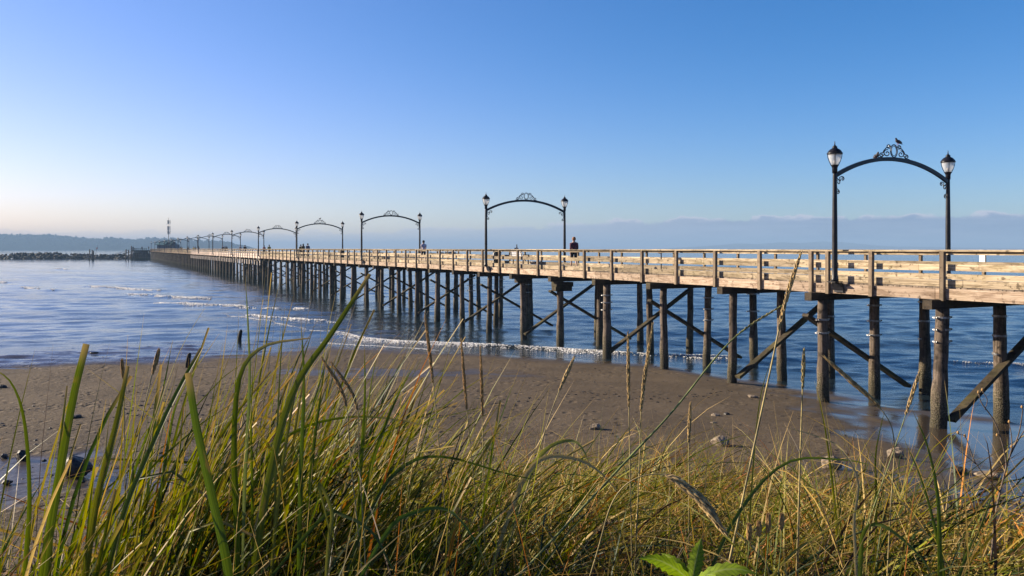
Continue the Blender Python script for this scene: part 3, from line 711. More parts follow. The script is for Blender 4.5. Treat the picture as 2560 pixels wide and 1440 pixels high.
def make_arch():
    root = empty('lamp_arch', (0, 0, 0))
    for y, sg in ((0.30, -1), (0.30 - LW, 1)):
        p = MB(); p.lathe([(0.12, ZB + 0.03), (0.12, ZB + 0.10), (0.095, ZB + 0.14), (0.09, ZB + 0.5), (0.083, ZB + 2), (0.065, EYE + 2.4), (0.065, EYE + 2.48)], 14, (0, y, 0)); p.build('pole', M['black'], root, smooth=True)
        p = MB(); p.box((0, y, ZB + 0.015), (0.34, 0.36, 0.03))
        yi = y + sg * 0.10
        p.beam((-0.1, yi, ZB - 0.02), (-0.1, y + sg * 0.17, ZB - 0.26), 0.03, 0.22, up=(1, 0, 0)); p.beam((0.1, yi, ZB - 0.02), (0.1, y + sg * 0.17, ZB - 0.26), 0.03, 0.22, up=(1, 0, 0))
        p.box((0, y + sg * 0.185, ZB - 0.18), (0.36, 0.03, 0.30)); p.build('base_bracket', M['black'], root)
        lantern_mesh_parts(root, y)
        br = MB()
        for pts in (spiral((0.17, -0.10), 0.095, 0.03, R(200), -1.15), spiral((0.36, 0.02), 0.07, 0.02, R(100), -1.2), spiral((0.14, -0.42), 0.075, 0.02, R(80), -1.25), spiral((0.27, 0.13), 0.20, 0.16, R(190), 0.22, 8), [(0.06, 0.12), (0.075, -0.1), (0.09, -0.3), (0.14, -0.345)], [(0.26, -0.06), (0.22, 0.06), (0.30, 0.09), (0.36, 0.09)]):
            br.tube([(0, y + sg * q[0], EYE + 2.28 + q[1]) for q in pts], 0.017, 5)
        br.build('scroll_bracket', M['black'], root)
    A = MB(); ya, yb = 0.30 - 0.05, 0.30 - LW + 0.05; ym = (ya + yb) / 2; half = (ya - yb) / 2; rise = 0.66; rad = (half ** 2 + rise ** 2) / (2 * rise); zc = EYE + 3.06 - rad; am = math.asin(half / rad)
    prev = None
    for i in range(29):
        a = -am + 2 * am * i / 28; q = (0, ym - rad * math.sin(a), zc + rad * math.cos(a))
        ri = (Vector((0, -math.sin(a), math.cos(a))))
        vs = [Vector(q) + ri * dz + Vector((dx, 0, 0)) for dx, dz in ((-.045, -.065), (.045, -.065), (.045, .065), (-.045, .065))]
        if prev is not None: A.add(prev + vs, [(0, 1, 5, 4), (1, 2, 6, 5), (2, 3, 7, 6), (3, 0, 4, 7)], 0.5)
        prev = vs
    A.build('arch_beam', M['black'], root)
    C = MB(); zb = EYE + 3.06 + 0.06
    def tb(pts, r_=0.018): C.tube([(0, ym + q[0] * 1.38, zb + q[1]) for q in pts], r_, 5)
    ov = lambda a, b_: [(a * math.cos(6.2832 * i / 24), 0.225 + b_ * math.sin(6.2832 * i / 24)) for i in range(25)]
    tb(ov(0.125, 0.215)); tb(ov(0.088, 0.17), 0.012)
    for s in (-1, 1):
        for pts in (spiral((0.25, 0.13), 0.125, 0.03, R(100), -1.3), spiral((0.20, 0.36), 0.075, 0.02, R(200), -1.25), spiral((0.45, 0.055), 0.075, 0.02, R(110), -1.25), [(0.16, 0.30), (0.27, 0.32), (0.36, 0.22), (0.40, 0.13), (0.43, 0.125)], [(0.36, 0.07), (0.44, -0.02), (0.56, -0.03)]):
            tb([(s * q[0], q[1]) for q in pts])
    C.build('crest', M['black'], root)
    return root
ARX = [2087, 1215, 904, 742, 646, 579.5, 531.8, 495.3, 468, 444.8, 427.5, 411, 398, 387, 378]
ALAB = ['nearest black lamp arch with two birds perched on its scrolled crest',
        'second black lamp arch, over the dark bin and bench behind the rail',
        'third black lamp arch, left of the walker in the pale shirt',
        'fourth black lamp arch with one small bird on its crest',
        'fifth black lamp arch, its far pole just left of the fourth arch',
        'sixth black lamp arch, where the red and the yellow-green walkers stand',
        'seventh black lamp arch counted from the near end of the pier',
        'eighth black lamp arch, halfway along the row to the pier end',
        'ninth black lamp arch counted from the near end of the pier',
        'tenth black lamp arch, just right of the teal roofed pavilion',
        'eleventh black lamp arch, across the gables of the teal pavilion',
        'twelfth black lamp arch, in front of the teal pavilion roof',
        'third to last black lamp arch before the outer pier end',
        'second to last black lamp arch before the outer pier end',
        'last and smallest black lamp arch at the outer pier end']
arch0 = make_arch()
for i, ax in enumerate(ARX):
    o = arch0 if i == 0 else copy_tree(arch0)
    o.location = pw(t_of(ax, -0.3), 0); o.rotation_euler = (0, 0, RZ)
    tag(o, ALAB[i], 'lamp arch', 'lamp arches along the pier')

# ------------------------------------------------------------------ people
def skin(name, verts, edges, radii, mat, parent, sub=1):
    me = bpy.data.meshes.new(name); me.from_pydata(verts, edges, []); me.update()
    o = bpy.data.objects.new(name, me); col.objects.link(o)
    md = o.modifiers.new('skin', 'SKIN')
    if not me.skin_vertices: bpy.context.view_layer.update()
    for i, r_ in enumerate(radii):
        sv = me.skin_vertices[0].data[i]; sv.radius = r_ if isinstance(r_, tuple) else (r_, r_); sv.use_root = (i == 0)
    md.use_smooth_shade = True
    s = o.modifiers.new('sub', 'SUBSURF'); s.levels = sub; s.render_levels = sub
    dg = bpy.context.evaluated_depsgraph_get()
    m2 = bpy.data.meshes.new_from_object(o.evaluated_get(dg)); m2.name = name
    bpy.data.objects.remove(o)
    m2.materials.clear(); m2.materials.append(mat)
    m2.polygons.foreach_set('use_smooth', [True] * len(m2.polygons))
    return link(name, m2, None, parent)
MC = {}
def cmat(c):
    if c not in MC: MC[c] = plain('cloth_%d' % len(MC), c, 0.85, 0, 0.2, 14)
    return MC[c]
SKIN = plain('skin', (0.50, 0.30, 0.21), 0.6, 0, 0.1)
def person(loc, head, label, top, legs, hair, shorts=False, ht=1.72, stride=0.22, near=False, longhair=False, shoe=(0.03, 0.03, 0.03), group='people walking on the pier'):
    """figure facing local +x; stride = half step length"""
    root = empty('person', loc, head); tag(root, label, 'person', group); k = ht / 1.72
    S = stride
    # joints: front leg (left, y>0) and rear leg (right, y<0), arms swing against the legs
    J = {'pel': (0, 0, .94), 'wai': (0.0, 0, 1.08), 'che': (0.01, 0, 1.27), 'nb': (0.0, 0, 1.42), 'nk': (0.015, 0, 1.50), 'hd': (0.03, 0, 1.60), 'hd2': (0.025, 0, 1.67), 'nose': (0.125, 0, 1.585),
         'hl': (0, .09, .90), 'kl': (S * .62 + .03, .095, .50), 'al': (S * .95, .10, .085), 'tl': (S * .95 + .15, .115, .035),
         'hr': (0, -.09, .90), 'kr': (-S * .22 + .04, -.095, .49), 'ar': (-S * 1.05, -.10, .12), 'tr': (-S * 1.05 + .13, -.115, .04),
         'sl': (0, .175, 1.385), 'el': (-S * .35 - .02, .215, 1.12), 'wl': (-S * .35 + .06, .215, .88), 'sr': (0, -.175, 1.385), 'er': (S * .3 - .03, -.215, 1.12), 'wr': (S * .3 + .10, -.21, .89),
         'pl': (-S * .35 + .085, .212, .81), 'pr': (S * .3 + .135, -.205, .82)}
    rad = {'pel': .105, 'wai': .10, 'che': .115, 'nb': .07, 'nk': .05, 'hd': .088, 'hd2': .078, 'nose': .016, 'hl': .085, 'kl': .052, 'al': .036, 'tl': .03, 'hr': .085, 'kr': .052, 'ar': .036, 'tr': .03,
           'sl': .055, 'el': .038, 'wl': .027, 'sr': .055, 'er': .038, 'wr': .027, 'pl': .034, 'pr': .034}
    E = [('pel', 'wai'), ('wai', 'che'), ('che', 'nb'), ('nb', 'nk'), ('nk', 'hd'), ('hd', 'hd2'), ('hd', 'nose'), ('pel', 'hl'), ('hl', 'kl'), ('kl', 'al'), ('al', 'tl'), ('pel', 'hr'), ('hr', 'kr'), ('kr', 'ar'), ('ar', 'tr'),
         ('nb', 'sl'), ('sl', 'el'), ('el', 'wl'), ('wl', 'pl'), ('nb', 'sr'), ('sr', 'er'), ('er', 'wr'), ('wr', 'pr')]
    if near:      # fingers and a thumb, each its own short chain off the palm
        for hnd, sg in (('pl', 1), ('pr', -1)):
            bx, by, bz = J[hnd]
            for q, (dx, dl) in enumerate(((0.026, .068), (0.009, .078), (-0.008, .072), (-0.024, .055))):
                a, b2 = hnd + 'k%d' % q, hnd + 't%d' % q
                J[a] = (bx + dx, by - sg * .002, bz - .042); J[b2] = (bx + dx + .010, by - sg * .016, bz - .042 - dl)
                rad[a] = .0095; rad[b2] = .008; E += [(hnd, a), (a, b2)]
            J[hnd + 'th'] = (bx + .048, by - sg * .014, bz - .03); rad[hnd + 'th'] = .010; E.append((hnd, hnd + 'th'))
    def mk(name, keys, edges, extra, mat, over=None, more={}):
        idx = {q: i for i, q in enumerate(keys)}; ov = over or {}
        vs = [tuple(c * k for c in ov.get(q, J[q])) for q in keys]
        rr_ = [tuple((x + extra) * k for x in rad[q]) if isinstance(rad[q], tuple) else (rad[q] + more.get(q, extra)) * k for q in keys]
        return skin(name, vs, [(idx[a], idx[b2]) for a, b2 in edges if a in idx and b2 in idx], rr_, mat, root, 2 if near else 1)
    mk('body', list(J), E, 0.0, SKIN)
    short = {'el': tuple(np.array(J['sl']) * .2 + np.array(J['el']) * .8), 'er': tuple(np.array(J['sr']) * .2 + np.array(J['er']) * .8)}
    tk = ['wai', 'pel', 'che', 'nb', 'sl', 'el', 'sr', 'er'] + ([] if shorts == 'tee' else ['wl', 'wr'])
    mk('shirt', tk, E, 0.024, cmat(top), short if shorts == 'tee' else None, {'wai': .05, 'pel': .045, 'che': .055, 'nb': .055, 'sl': .036, 'sr': .036})
    lk = ['pel', 'hl', 'kl', 'hr', 'kr'] + ([] if shorts else ['al', 'ar'])
    mk('shorts' if shorts else 'trousers', lk, E, 0.026, cmat(legs))
    hb = MB(); hx, hy, hz = J['hd']
    hp = [(.055, 1.53), (.085, 1.555), (.102, 1.60), (.106, 1.645), (.098, 1.69), (.075, 1.725), (.04, 1.745), (.005, 1.752)]
    if longhair: hp = [(.07, 1.40), (.10, 1.45), (.105, 1.53)] + hp[2:]
    hb.lathe([(q * k, z * k) for q, z in hp], 14, ((hx - 0.022) * k, 0, 0)); hb.build('hair', cmat(hair), root, smooth=True)
    fb = MB()
    for a in ('l', 'r'):
        ax_, ay, az_ = J['a' + a]
        pts = [((ax_ - .08), ay, az_ - .035), (ax_ - .02, ay, az_ - .03), (ax_ + .08, ay, az_ - .045), (ax_ + .17, ay, az_ - .055)]
        fb.tube([tuple(c * k for c in p) for p in pts], [.035 * k, .05 * k, .045 * k, .028 * k], 8)
    fb.build('shoes', cmat(shoe), root, smooth=True)
    ear = MB()
    for sg in (-1, 1): ear.box(((hx - .005) * k, sg * 0.083 * k, 1.60 * k), (.035 * k, .022 * k, .06 * k))
    ear.build('ears', SKIN, root)
    return root
OUT = PHI + R(90); IN = OUT + math.pi
def on_deck(x, wd): p = pw(t_of(x, wd), wd); return (p.x, p.y, ZD + 0.012)
person(on_deck(1435, 2.0), OUT - 0.25, 'person with ginger hair in maroon top and dark shorts walking on the pier', (0.11, 0.012, 0.035), (0.014, 0.012, 0.014), (0.40, 0.17, 0.06), True, 1.74, 0.22, True, shoe=(0.35, 0.3, 0.28))
person(on_deck(1059, 2.4), OUT, 'person in a pale lavender tee shirt and dark shorts near the third arch', (0.55, 0.52, 0.66), (0.02, 0.02, 0.03), (0.02, 0.015, 0.012), 'tee', 1.78, 0.24, True)
DK = (0.016, 0.016, 0.02)
for (x, wd, lab, top, legs, hair, ht, lh, hd) in (
    (769.5, 2.2, 'person in a blue-grey shirt under the fourth arch, rightmost of three', (0.14, 0.17, 0.25), (0.03, 0.04, 0.07), DK, 1.76, False, IN),
    (758, 2.4, 'long haired person in black and yellow, middle of three under the fourth arch', (0.05, 0.045, 0.015), DK, DK, 1.74, True, IN),
    (752, 3.0, 'person in olive jacket, leftmost of three under the fourth arch', (0.07, 0.06, 0.012), DK, (0.03, 0.02, 0.015), 1.66, False, OUT),
    (673, 2.4, 'person in a yellow-green jacket under the fifth arch', (0.30, 0.30, 0.06), DK, (0.05, 0.035, 0.02), 1.72, False, IN),
    (660.5, 2.8, 'person in a red jacket beside the yellow-green jacket', (0.30, 0.02, 0.05), DK, (0.05, 0.03, 0.02), 1.62, False, OUT),
    (612.5, 2.2, 'person all in black under the sixth arch', DK, DK, DK, 1.76, False, IN),
    (601, 3.2, 'person in a pale grey top just left of the one in black', (0.42, 0.40, 0.46), (0.05, 0.05, 0.07), (0.20, 0.18, 0.16), 1.74, False, OUT),
    (566.5, 2.2, 'person with pale hair in the dark trio under the seventh arch', DK, DK, (0.5, 0.48, 0.45), 1.66, False, IN),
    (562, 3.0, 'person in dark clothes in the middle of the trio under the seventh arch', (0.03, 0.03, 0.05), DK, DK, 1.64, False, IN),
    (557, 2.4, 'person in black with a reddish cap, leftmost of the trio under the seventh arch', DK, DK, (0.2, 0.03, 0.05), 1.74, False, OUT),
    (496.5, 3.4, 'person in navy clothes beside the pole of the eighth arch', (0.02, 0.025, 0.06), DK, DK, 1.72, False, OUT),
    (488.5, 2.8, 'person in an olive top between the yellow top and the eighth arch', (0.08, 0.07, 0.02), DK, DK, 1.70, False, IN),
    (483.8, 2.2, 'person in a bright yellow top where the outer reach begins', (0.50, 0.42, 0.03), DK, (0.3, 0.2, 0.08), 1.70, False, IN),
    (470, 2.6, 'person in dark clothes close to the ninth arch pole', DK, DK, DK, 1.72, False, IN),
    (454.3, 2.2, 'person in dark jacket with dark red legs, right one of the far pair', DK, (0.2, 0.02, 0.02), DK, 1.76, False, IN),
    (451, 3.2, 'person in dark jacket, left one of the far pair', (0.02, 0.02, 0.035), DK, DK, 1.74, True, IN)):
    person(on_deck(x, wd), hd + random.uniform(-.3, .3), lab, top, legs, hair, False, ht, random.uniform(0.1, 0.24), False, lh)
for x, lab in ((355, 'dark figure standing on the wharf left of the pier end'), (371.5, 'dark figure standing on the wharf close to the last arch')):
    person((0, 0, 0), IN, lab, DK, DK, DK, False, 1.8, 0.05, False, False, group='people on the wharf').location = ((x - 1280) / F * 397, 397, 4.62)

# ------------------------------------------------------------------ deck furniture
def litter_bin(loc, label):
    r_ = empty('litter_bin', loc, RZ); tag(r_, label, 'bin', 'dark litter bins on the pier')
    b = MB(); b.lathe([(0.25, 0.0), (0.27, 0.03), (0.29, 0.4), (0.30, 0.78), (0.31, 0.80), (0.31, 0.84), (0.29, 0.86)], 18); b.build('barrel', M['bin'], r_, smooth=True)
    b = MB(); b.lathe([(0.315, 0.862), (0.315, 0.90), (0.26, 1.00), (0.16, 1.06), (0.05, 1.08)], 18); b.build('lid', M['bin'], r_, smooth=True)
    b = MB(); b.box((0.0, 0.30, 0.70), (0.16, 0.04, 0.2)); b.box((0, 0.315, 0.25), (0.10, 0.03, 0.12)); b.build('plate', M['galv'], r_)
    return r_
def deck_pt(x, wd, z=0.0): p = pw(t_of(x, wd), wd); return (p.x, p.y, ZD + z)
litter_bin(deck_pt(1243, 4.7), 'dark round litter bin by the far rail, right of the second arch pole')
litter_bin(deck_pt(855, 4.6), 'dark litter bin by the far pole of the fourth arch')
def bench(loc, label, mat):
    r_ = empty('bench', loc, RZ); tag(r_, label, 'bench', 'benches on the pier')
    b = MB()
    for q in range(4): b.box((0, 0.18 + 0.035 * q, 0.52 + 0.13 * q), (1.75, 0.035, 0.105))
    b.build('backrest', mat, r_)
    b = MB()
    for q in range(4): b.box((0, -0.32 + 0.125 * q, 0.45), (1.75, 0.10, 0.04))
    b.build('seat', mat, r_)
    for x in (-0.75, 0.75):
        b = MB(); b.box((x, -0.28, 0.215), (0.07, 0.07, 0.43)); b.box((x, 0.12, 0.215), (0.07, 0.07, 0.43)); b.beam((x, 0.13, 0.36), (x, 0.33, 1.0), 0.06, 0.05, up=(1, 0, 0)); b.build('leg', M['rust'], r_)
        b = MB(); b.box((x, -0.1, 0.69), (0.06, 0.5, 0.05)); b.box((x, -0.32, 0.56), (0.06, 0.06, 0.21)); b.build('armrest', M['black'], r_)
    return r_
bench(deck_pt(1299, 4.3), 'pale grey slatted bench seen from behind under the second arch', M['bench'])
bench(deck_pt(607, 4.3), 'dark bench by the far rail under the sixth arch', M['rust'])
bench(deck_pt(944, 4.5), 'brown bench by the far rail under the third arch', M['post'])
# a small beacon whose top shows above the rail behind the pale bench
r_ = empty('rail_beacon', tuple(pw(t_of(1291, WD), WD, ZR))); tag(r_, 'small grey fitting with an upright stub on the far rail behind the bench', 'rail fitting')
b = MB(); b.box((0, 0, 0.05), (0.30, 0.16, 0.10)); b.build('base', M['galv'], r_)
b = MB(); b.tube([(0.03, 0, 0.1), (0.03, 0, 0.22), (0.03, 0, 0.34)], [0.05, 0.035, 0.03], 8); b.build('stub', M['rust'], r_)
# small post with a red head on the far side of the deck
q = deck_pt(1653, 4.6); r_ = empty('viewer_post', q, RZ); tag(r_, 'slim post topped by a round red and dark head, near the far rail', 'post')
b = MB(); b.tube([(0, 0, 0), (0, 0, 0.92)], 0.03, 8); b.build('stem', M['rust'], r_)
b = MB(); b.lathe([(0.03, 0), (0.11, 0.03), (0.14, 0.10), (0.11, 0.17), (0.03, 0.2)], 12, (0.10, 0, 0.86)); b.build('head', M['red'], r_, smooth=True)
b = MB(); b.box((-0.08, 0, 0.94), (0.14, 0.14, 0.10)); b.box((-0.05, 0, 1.03), (0.08, 0.08, 0.06)); b.build('housing', M['bin'], r_)
# white notice on the far rail
q = pw(t_of(2459, WD), WD - 0.07, ZR - 0.31); r_ = empty('notice_board', tuple(q), RZ); tag(r_, 'small blank white notice board fixed to the far rail', 'sign')
b = MB(); b.box((0, 0, 0), (0.20, 0.012, 0.23)); b.build('panel', M['white'], r_)
b = MB()
for sx in (-.07, .07):
    b.box((sx, -0.02, -0.12), (0.02, 0.02, 0.12))
b.build('bracket', M['galv'], r_)

# birds
def bird(loc, rz, label, k=1.0):
    r_ = empty('pigeon', loc, rz); tag(r_, label, 'bird', 'birds perched on the arches'); r_.scale = (k, k, k)
    vs = [(0, 0, .13), (0.06, 0, .17), (0.10, 0, .22), (0.115, 0, .262), (-.08, 0, .105), (-.17, 0, .07), (-.25, 0, .045), (0.155, 0, .255)]
    skin('body', vs, [(0, 1), (1, 2), (2, 3), (3, 7), (0, 4), (4, 5), (5, 6)], [(.07, .065), (.06, .055), .036, .034, (.05, .05), (.03, .018), (.028, .008), .008], M['bird'], r_, 2)
    for sg in (-1, 1):
        b = MB(); b.add([(0.07, sg * .066, .17), (0.02, sg * .08, .19), (-.12, sg * .06, .14), (-.22, sg * .03, .085), (-.10, sg * .065, .09), (0.03, sg * .075, .12)], [(0, 1, 2, 3, 4, 5)] if sg > 0 else [(5, 4, 3, 2, 1, 0)])
        b.v += [(x, y - sg * 0.012, z) for x, y, z in b.v]; b.tone += b.tone
        b.f += [tuple(reversed([i + 6 for i in b.f[0]]))] + [(i, (i + 1) % 6, (i + 1) % 6 + 6, i + 6) for i in range(6)]
        b.build('wing', M['bird'], r_)
        b = MB(); b.tube([(0.01, sg * .025, .08), (0.015, sg * .025, .0)], .007, 5); b.tube([(-.02, sg * .025, .004), (.05, sg * .025, .004)], .005, 4); b.build('leg', M['red'], r_)
    return r_
ta = t_of(2087, -0.3); ym = -0.30 + LW / 2
bird(tuple(pw(ta, ym + 0.20, EYE + 3.12 + 0.435)), PHI + math.pi, 'dark pigeon on the top scroll of the nearest arch crest', 0.9)
bird(tuple(pw(ta, ym - 0.86, EYE + 3.0)), PHI - 2.0, 'round pigeon sitting on the nearest arch beam, left of the crest', 0.95)
bird(tuple(pw(t_of(742, -0.3), ym + 0.02, EYE + 3.12 + 0.44)), PHI + 0.6, 'small dark bird on the crest of the fourth arch', 1.05)

# ------------------------------------------------------------------ outer end: wharf, pavilion, mast, dolphins, gangway
D = 399.0
def fx(px, d=D): return (px - 1280) / F * d
wh = empty('wharf', (fx(356), D, 0)); tag(wh, 'dark timber wharf platform on close piles at the pier end', 'wharf')
xa, xb = fx(338) - fx(356), fx(377) - fx(356)
b = MB(); b.box(((xa + xb) / 2, 0, 4.2), (xb - xa, 9, 0.7)); b.build('platform', M['cap'], wh)
b = MB()
for q in range(10):
    x = xa + (xb - xa) * q / 9
    for y in (-4.3, 0, 4.3): b = MB(); b.tube([(x, y, -1), (x, y, 3.9)], 0.24, 8); b.build('pile', M['pile'], wh)
b = MB(); b.box(((xa + xb) / 2, -4.4, 5.5), (xb - xa, 0.1, 0.12)); b.box(((xa + xb) / 2, -4.4, 5.05), (xb - xa, 0.08, 0.14))
for q in range(9): b.box((xa + (xb - xa) * q / 8, -4.4, 5.05), (0.14, 0.14, 1.0))
b.build('railing', M['cap'], wh)
for j, (px, y_, zt) in enumerate(((341, -5.2, 6.6), (345, -5.2, 6.2))):
    b = MB(); b.tube([(fx(px) - fx(356), y_, -1), (fx(px) - fx(356), y_, zt)], 0.28, 8); b.build('mooring_pile', M['pile'], wh, smooth=True)

PD = 405.0
pv = empty('pavilion', (fx(415, PD), PD, 4.2)); tag(pv, 'low pavilion with teal metal roof and dark gables at the pier end', 'pavilion')
def pxy(px, py): return ((px - 415) / F * PD, EYE - (py - HOR) / F * PD - 4.2)
x0, _ = pxy(396, 610); x1, z1 = pxy(440, 611); b = MB(); b.box(((x0 + x1) / 2, 1.5, z1 / 2), (x1 - x0, 6, z1)); b.build('wall', M['wall'], pv)
b = MB(); xa_, ze = pxy(389, 612); xb_, zt = pxy(433, 602)
b.add([(xa_, -2.5, ze), (xb_, -2.5, ze - .2), (xb_ - 0.6, 2.0, zt), (xa_ + 1.6, 2.0, zt - 0.4), (xa_, 6.0, ze), (xb_, 6.0, ze)], [(0, 1, 2, 3), (5, 4, 3, 2), (4, 0, 3), (1, 5, 2), (0, 4, 5, 1)]); b.build('roof', M['teal'], pv)
for (pa, pb) in ((417, 432), (432, 445)):
    b = MB(); xl, zl = pxy(pa, 613); xr_, zr_ = pxy(pb, 604.5)
    b.add([(xl, -3.2, zl), (xr_, -3.2, zl + .3), (xr_, -3.2, zr_), (xr_ - 1.0, -3.2, zr_ - .1), (xl, -2.9, zl), (xr_, -2.9, zl + .3), (xr_, -2.9, zr_), (xr_ - 1.0, -2.9, zr_ - .1)], [(0, 1, 2, 3), (7, 6, 5, 4), (0, 4, 5, 1), (1, 5, 6, 2), (2, 6, 7, 3), (3, 7, 4, 0)]); b.build('gable', M['tealdark'], pv)
MD = 412.0
ms = empty('antenna_mast', (fx(421.5, MD), MD, 0)); tag(ms, 'tall slim antenna mast with stacked grey aerial panels at the pier end', 'mast')
def mz(py): return EYE - (py - HOR) / F * MD
b = MB(); b.tube([(0, 0, 3.6), (0, 0, mz(590)), (0, 0, mz(544))], [0.22, 0.20, 0.12], 10); b.build('pole', M['galv'], ms, smooth=True)
for (pa, pb) in ((550, 560), (564, 577), (577, 586)):
    for k in range(3):
        a = k * 2.094 + 0.5; b = MB(); zc_ = (mz(pa) + mz(pb)) / 2
        b.box((0.62 * math.cos(a), 0.62 * math.sin(a), zc_), (0.24, 0.34, mz(pa) - mz(pb) - 0.25)); b.beam((0, 0, zc_), (0.6 * math.cos(a), 0.6 * math.sin(a), zc_), 0.1, 0.1); b.build('aerial_panel', M['wall'], ms)
for py in (560.5, 577.5):
    b = MB(); b.beam((-1.3, 0, mz(py)), (1.3, 0, mz(py)), 0.07, 0.09); b.beam((0, -1.0, mz(py)), (0, 1.0, mz(py)), 0.07, 0.09, tone=.4); b.build('crossarm', M['galv'], ms)

for px, lab, npl in ((229, 'cluster of tall mooring piles in front of the breakwater', 3), (320, 'pair of mooring piles between the gangway and the wharf', 2)):
    dd = gp(px, 650.5).y; o = empty('mooring_dolphin', (fx(px, dd), dd, 0)); tag(o, lab, 'mooring piles', 'mooring piles off the wharf')
    for q in range(npl):
        b = MB(); b.tube([((q - 1) * 0.95, q % 2 * 0.6, -1), ((q - 1) * 0.9, q % 2 * 0.5, 5.0 - 0.3 * q)], 0.26, 8); b.build('pile', M['pile'], o, smooth=True)
gd = 398.0
o = empty('gangway', (fx(300, gd), gd, 0)); tag(o, 'sloping gangway with handrails leading down from the wharf to a float', 'gangway')
a_, b_ = Vector((fx(272) - fx(300), 0, 0.75)), Vector((fx(338) - fx(300), 0, 4.4))
b = MB(); b.beam(a_, b_, 1.2, 0.2); b.build('ramp', M['cap'], o)
for sg in (-.6, .6):
    b = MB(); b.beam(a_ + Vector((0, sg, 1.0)), b_ + Vector((0, sg, 1.0)), 0.08, 0.1)
    for q in range(8): p = a_.lerp(b_, q / 7); b.box((p.x, sg, p.z + 0.5), (0.08, 0.08, 1.0))
    b.build('handrail', M['galv'], o)
b = MB(); b.box((fx(255) - fx(300), 0, 0.32), (9.0, 2.4, 0.5)); b.build('float', M['cap'], o)
dd = 405.0
o = empty('marker_pole', (fx(238, dd), dd, 2.0)); tag(o, 'thin leaning marker pole with a red band on the breakwater', 'marker pole')
b = MB(); b.tube([(0, 0, 0), (0.9, 0, 3.6), (1.25, 0, 5.0)], 0.09, 6); b.build('rod', M['galv'], o)
b = MB(); b.tube([(0.78, 0, 3.1), (0.98, 0, 3.9)], 0.24, 8); b.build('band', M['red'], o)

# ------------------------------------------------------------------ things on the beach
def ground_at(px, py):
    z = 0.2
    for _ in range(12):
        p = gp(px, py, z); z = 0.5 * z + 0.5 * float(beach_z(np.array([p.x]), np.array([p.y]))[0])
    return gp(px, py, z)
def rock(px, py, sz, label, mat, name='rock', cat='rock', group=None, flat=0.6, seed=0, rz=None):
    p = ground_at(px, py); rs = np.random.default_rng(seed + int(px))
    bm = bmesh.new(); bmesh.ops.create_icosphere(bm, subdivisions=3, radius=1.0)
    pl = rs.normal(size=(9, 3)); pl /= np.linalg.norm(pl, axis=1)[:, None]; dd = rs.uniform(0.62, 0.95, 9)
    for v in bm.verts:
        c = np.array(v.co); q = c.copy()
        for n_, d_ in zip(pl, dd):
            e = q @ n_ - d_
            if e > 0: q = q - n_ * e * 0.9
        q = q * (1 + 0.06 * math.sin(9 * c[0] + 3 * c[2]) * math.sin(8 * c[1]))
        v.co = Vector((q[0] * sz[0], q[1] * sz[1], q[2] * sz[2]))
    me = bpy.data.meshes.new(name); bm.to_mesh(me); bm.free()
    o = link(name, me, mat, None, (p.x, p.y + sz[1] * 0.5, p.z + sz[2] * flat - 0.03), rs.uniform(-.6, .6) if rz is None else rz)
    tag(o, label, cat, group); return o
RK = 'rocks lying on the beach'
rock(542, 1092, (.27, .22, .15), 'smooth dark rounded rock half sunk in the open sand', M['rock'], group=RK)
rock(182, 1046, (.19, .16, .09), 'low flat dark rock on the sand behind the tall grass blade', M['rock'], group=RK)
rock(52, 1147, (.14, .13, .14), 'small dark upright rock standing in the tide pool', M['rock'], group=RK)
rock(178, 1188, (.34, .25, .25), 'large dark brown boulder at the edge of the tide pool', M['rock'], group=RK)
rock(8, 1142, (.08, .07, .06), 'fist sized dark stone beyond the tide pool at the picture edge', M['rock'], group=RK)
rock(2, 970, (.16, .14, .09), 'dark lump on the far sand at the left picture edge', M['rock'], group=RK)
rock(14, 1206, (.10, .08, .05), 'flat little stone wet in the tide pool', M['rock'], group=RK)
rock(1803, 1115, (.23, .18, .17), 'pale square boulder alone on the brown sand', M['palerock'], group=RK)
rock(1790, 1040, (.13, .10, .07), 'small pale stone, left one of the two close together', M['palerock'], group=RK)
rock(1818, 1037, (.09, .09, .06), 'small dark stone, right one of the two close together', M['rock'], group=RK)
rock(1785, 1058, (.10, .08, .04), 'flat pale pebble just below the two close stones', M['palerock'], group=RK)
rock(1882, 994, (.19, .13, .08), 'low brown stone lying near the pier shadow', M['palerock'], group=RK)
rock(1488, 1074, (.17, .14, .12), 'tan stone with dark side seen through the straw stems', M['palerock'], group=RK)
rock(2243, 1144, (.19, .15, .18), 'upright tan block standing in the shallow film of water', M['palerock'], group=RK)
rock(2082, 1170, (.25, .17, .17), 'tan wedge shaped rock on the wet sand behind the grass', M['palerock'], group=RK)
rock(2400, 1182, (.22, .16, .09), 'low weedy rock in the film of water', M['rock'], group=RK)
rock(2474, 1192, (.27, .18, .08), 'flat sunlit slab of stone in the film of water', M['palerock'], group=RK)
rock(2375, 1290, (.22, .18, .16), 'brown boulder at the foot of the bank beside the pebbles', M['rock'], group=RK)
rock(545, 804, (.22, .13, .05), 'left of two dark weed clumps in the shallow water', M['weed'], 'seaweed_clump', 'seaweed', 'weed clumps in the shallows')
rock(581, 812, (.30, .13, .06), 'right of two dark weed clumps in the shallow water', M['weed'], 'seaweed_clump', 'seaweed', 'weed clumps in the shallows')
rock(235, 882, (.22, .12, .05), 'dark weed clump on the rippled wet sand', M['weed'], 'seaweed_clump', 'seaweed')
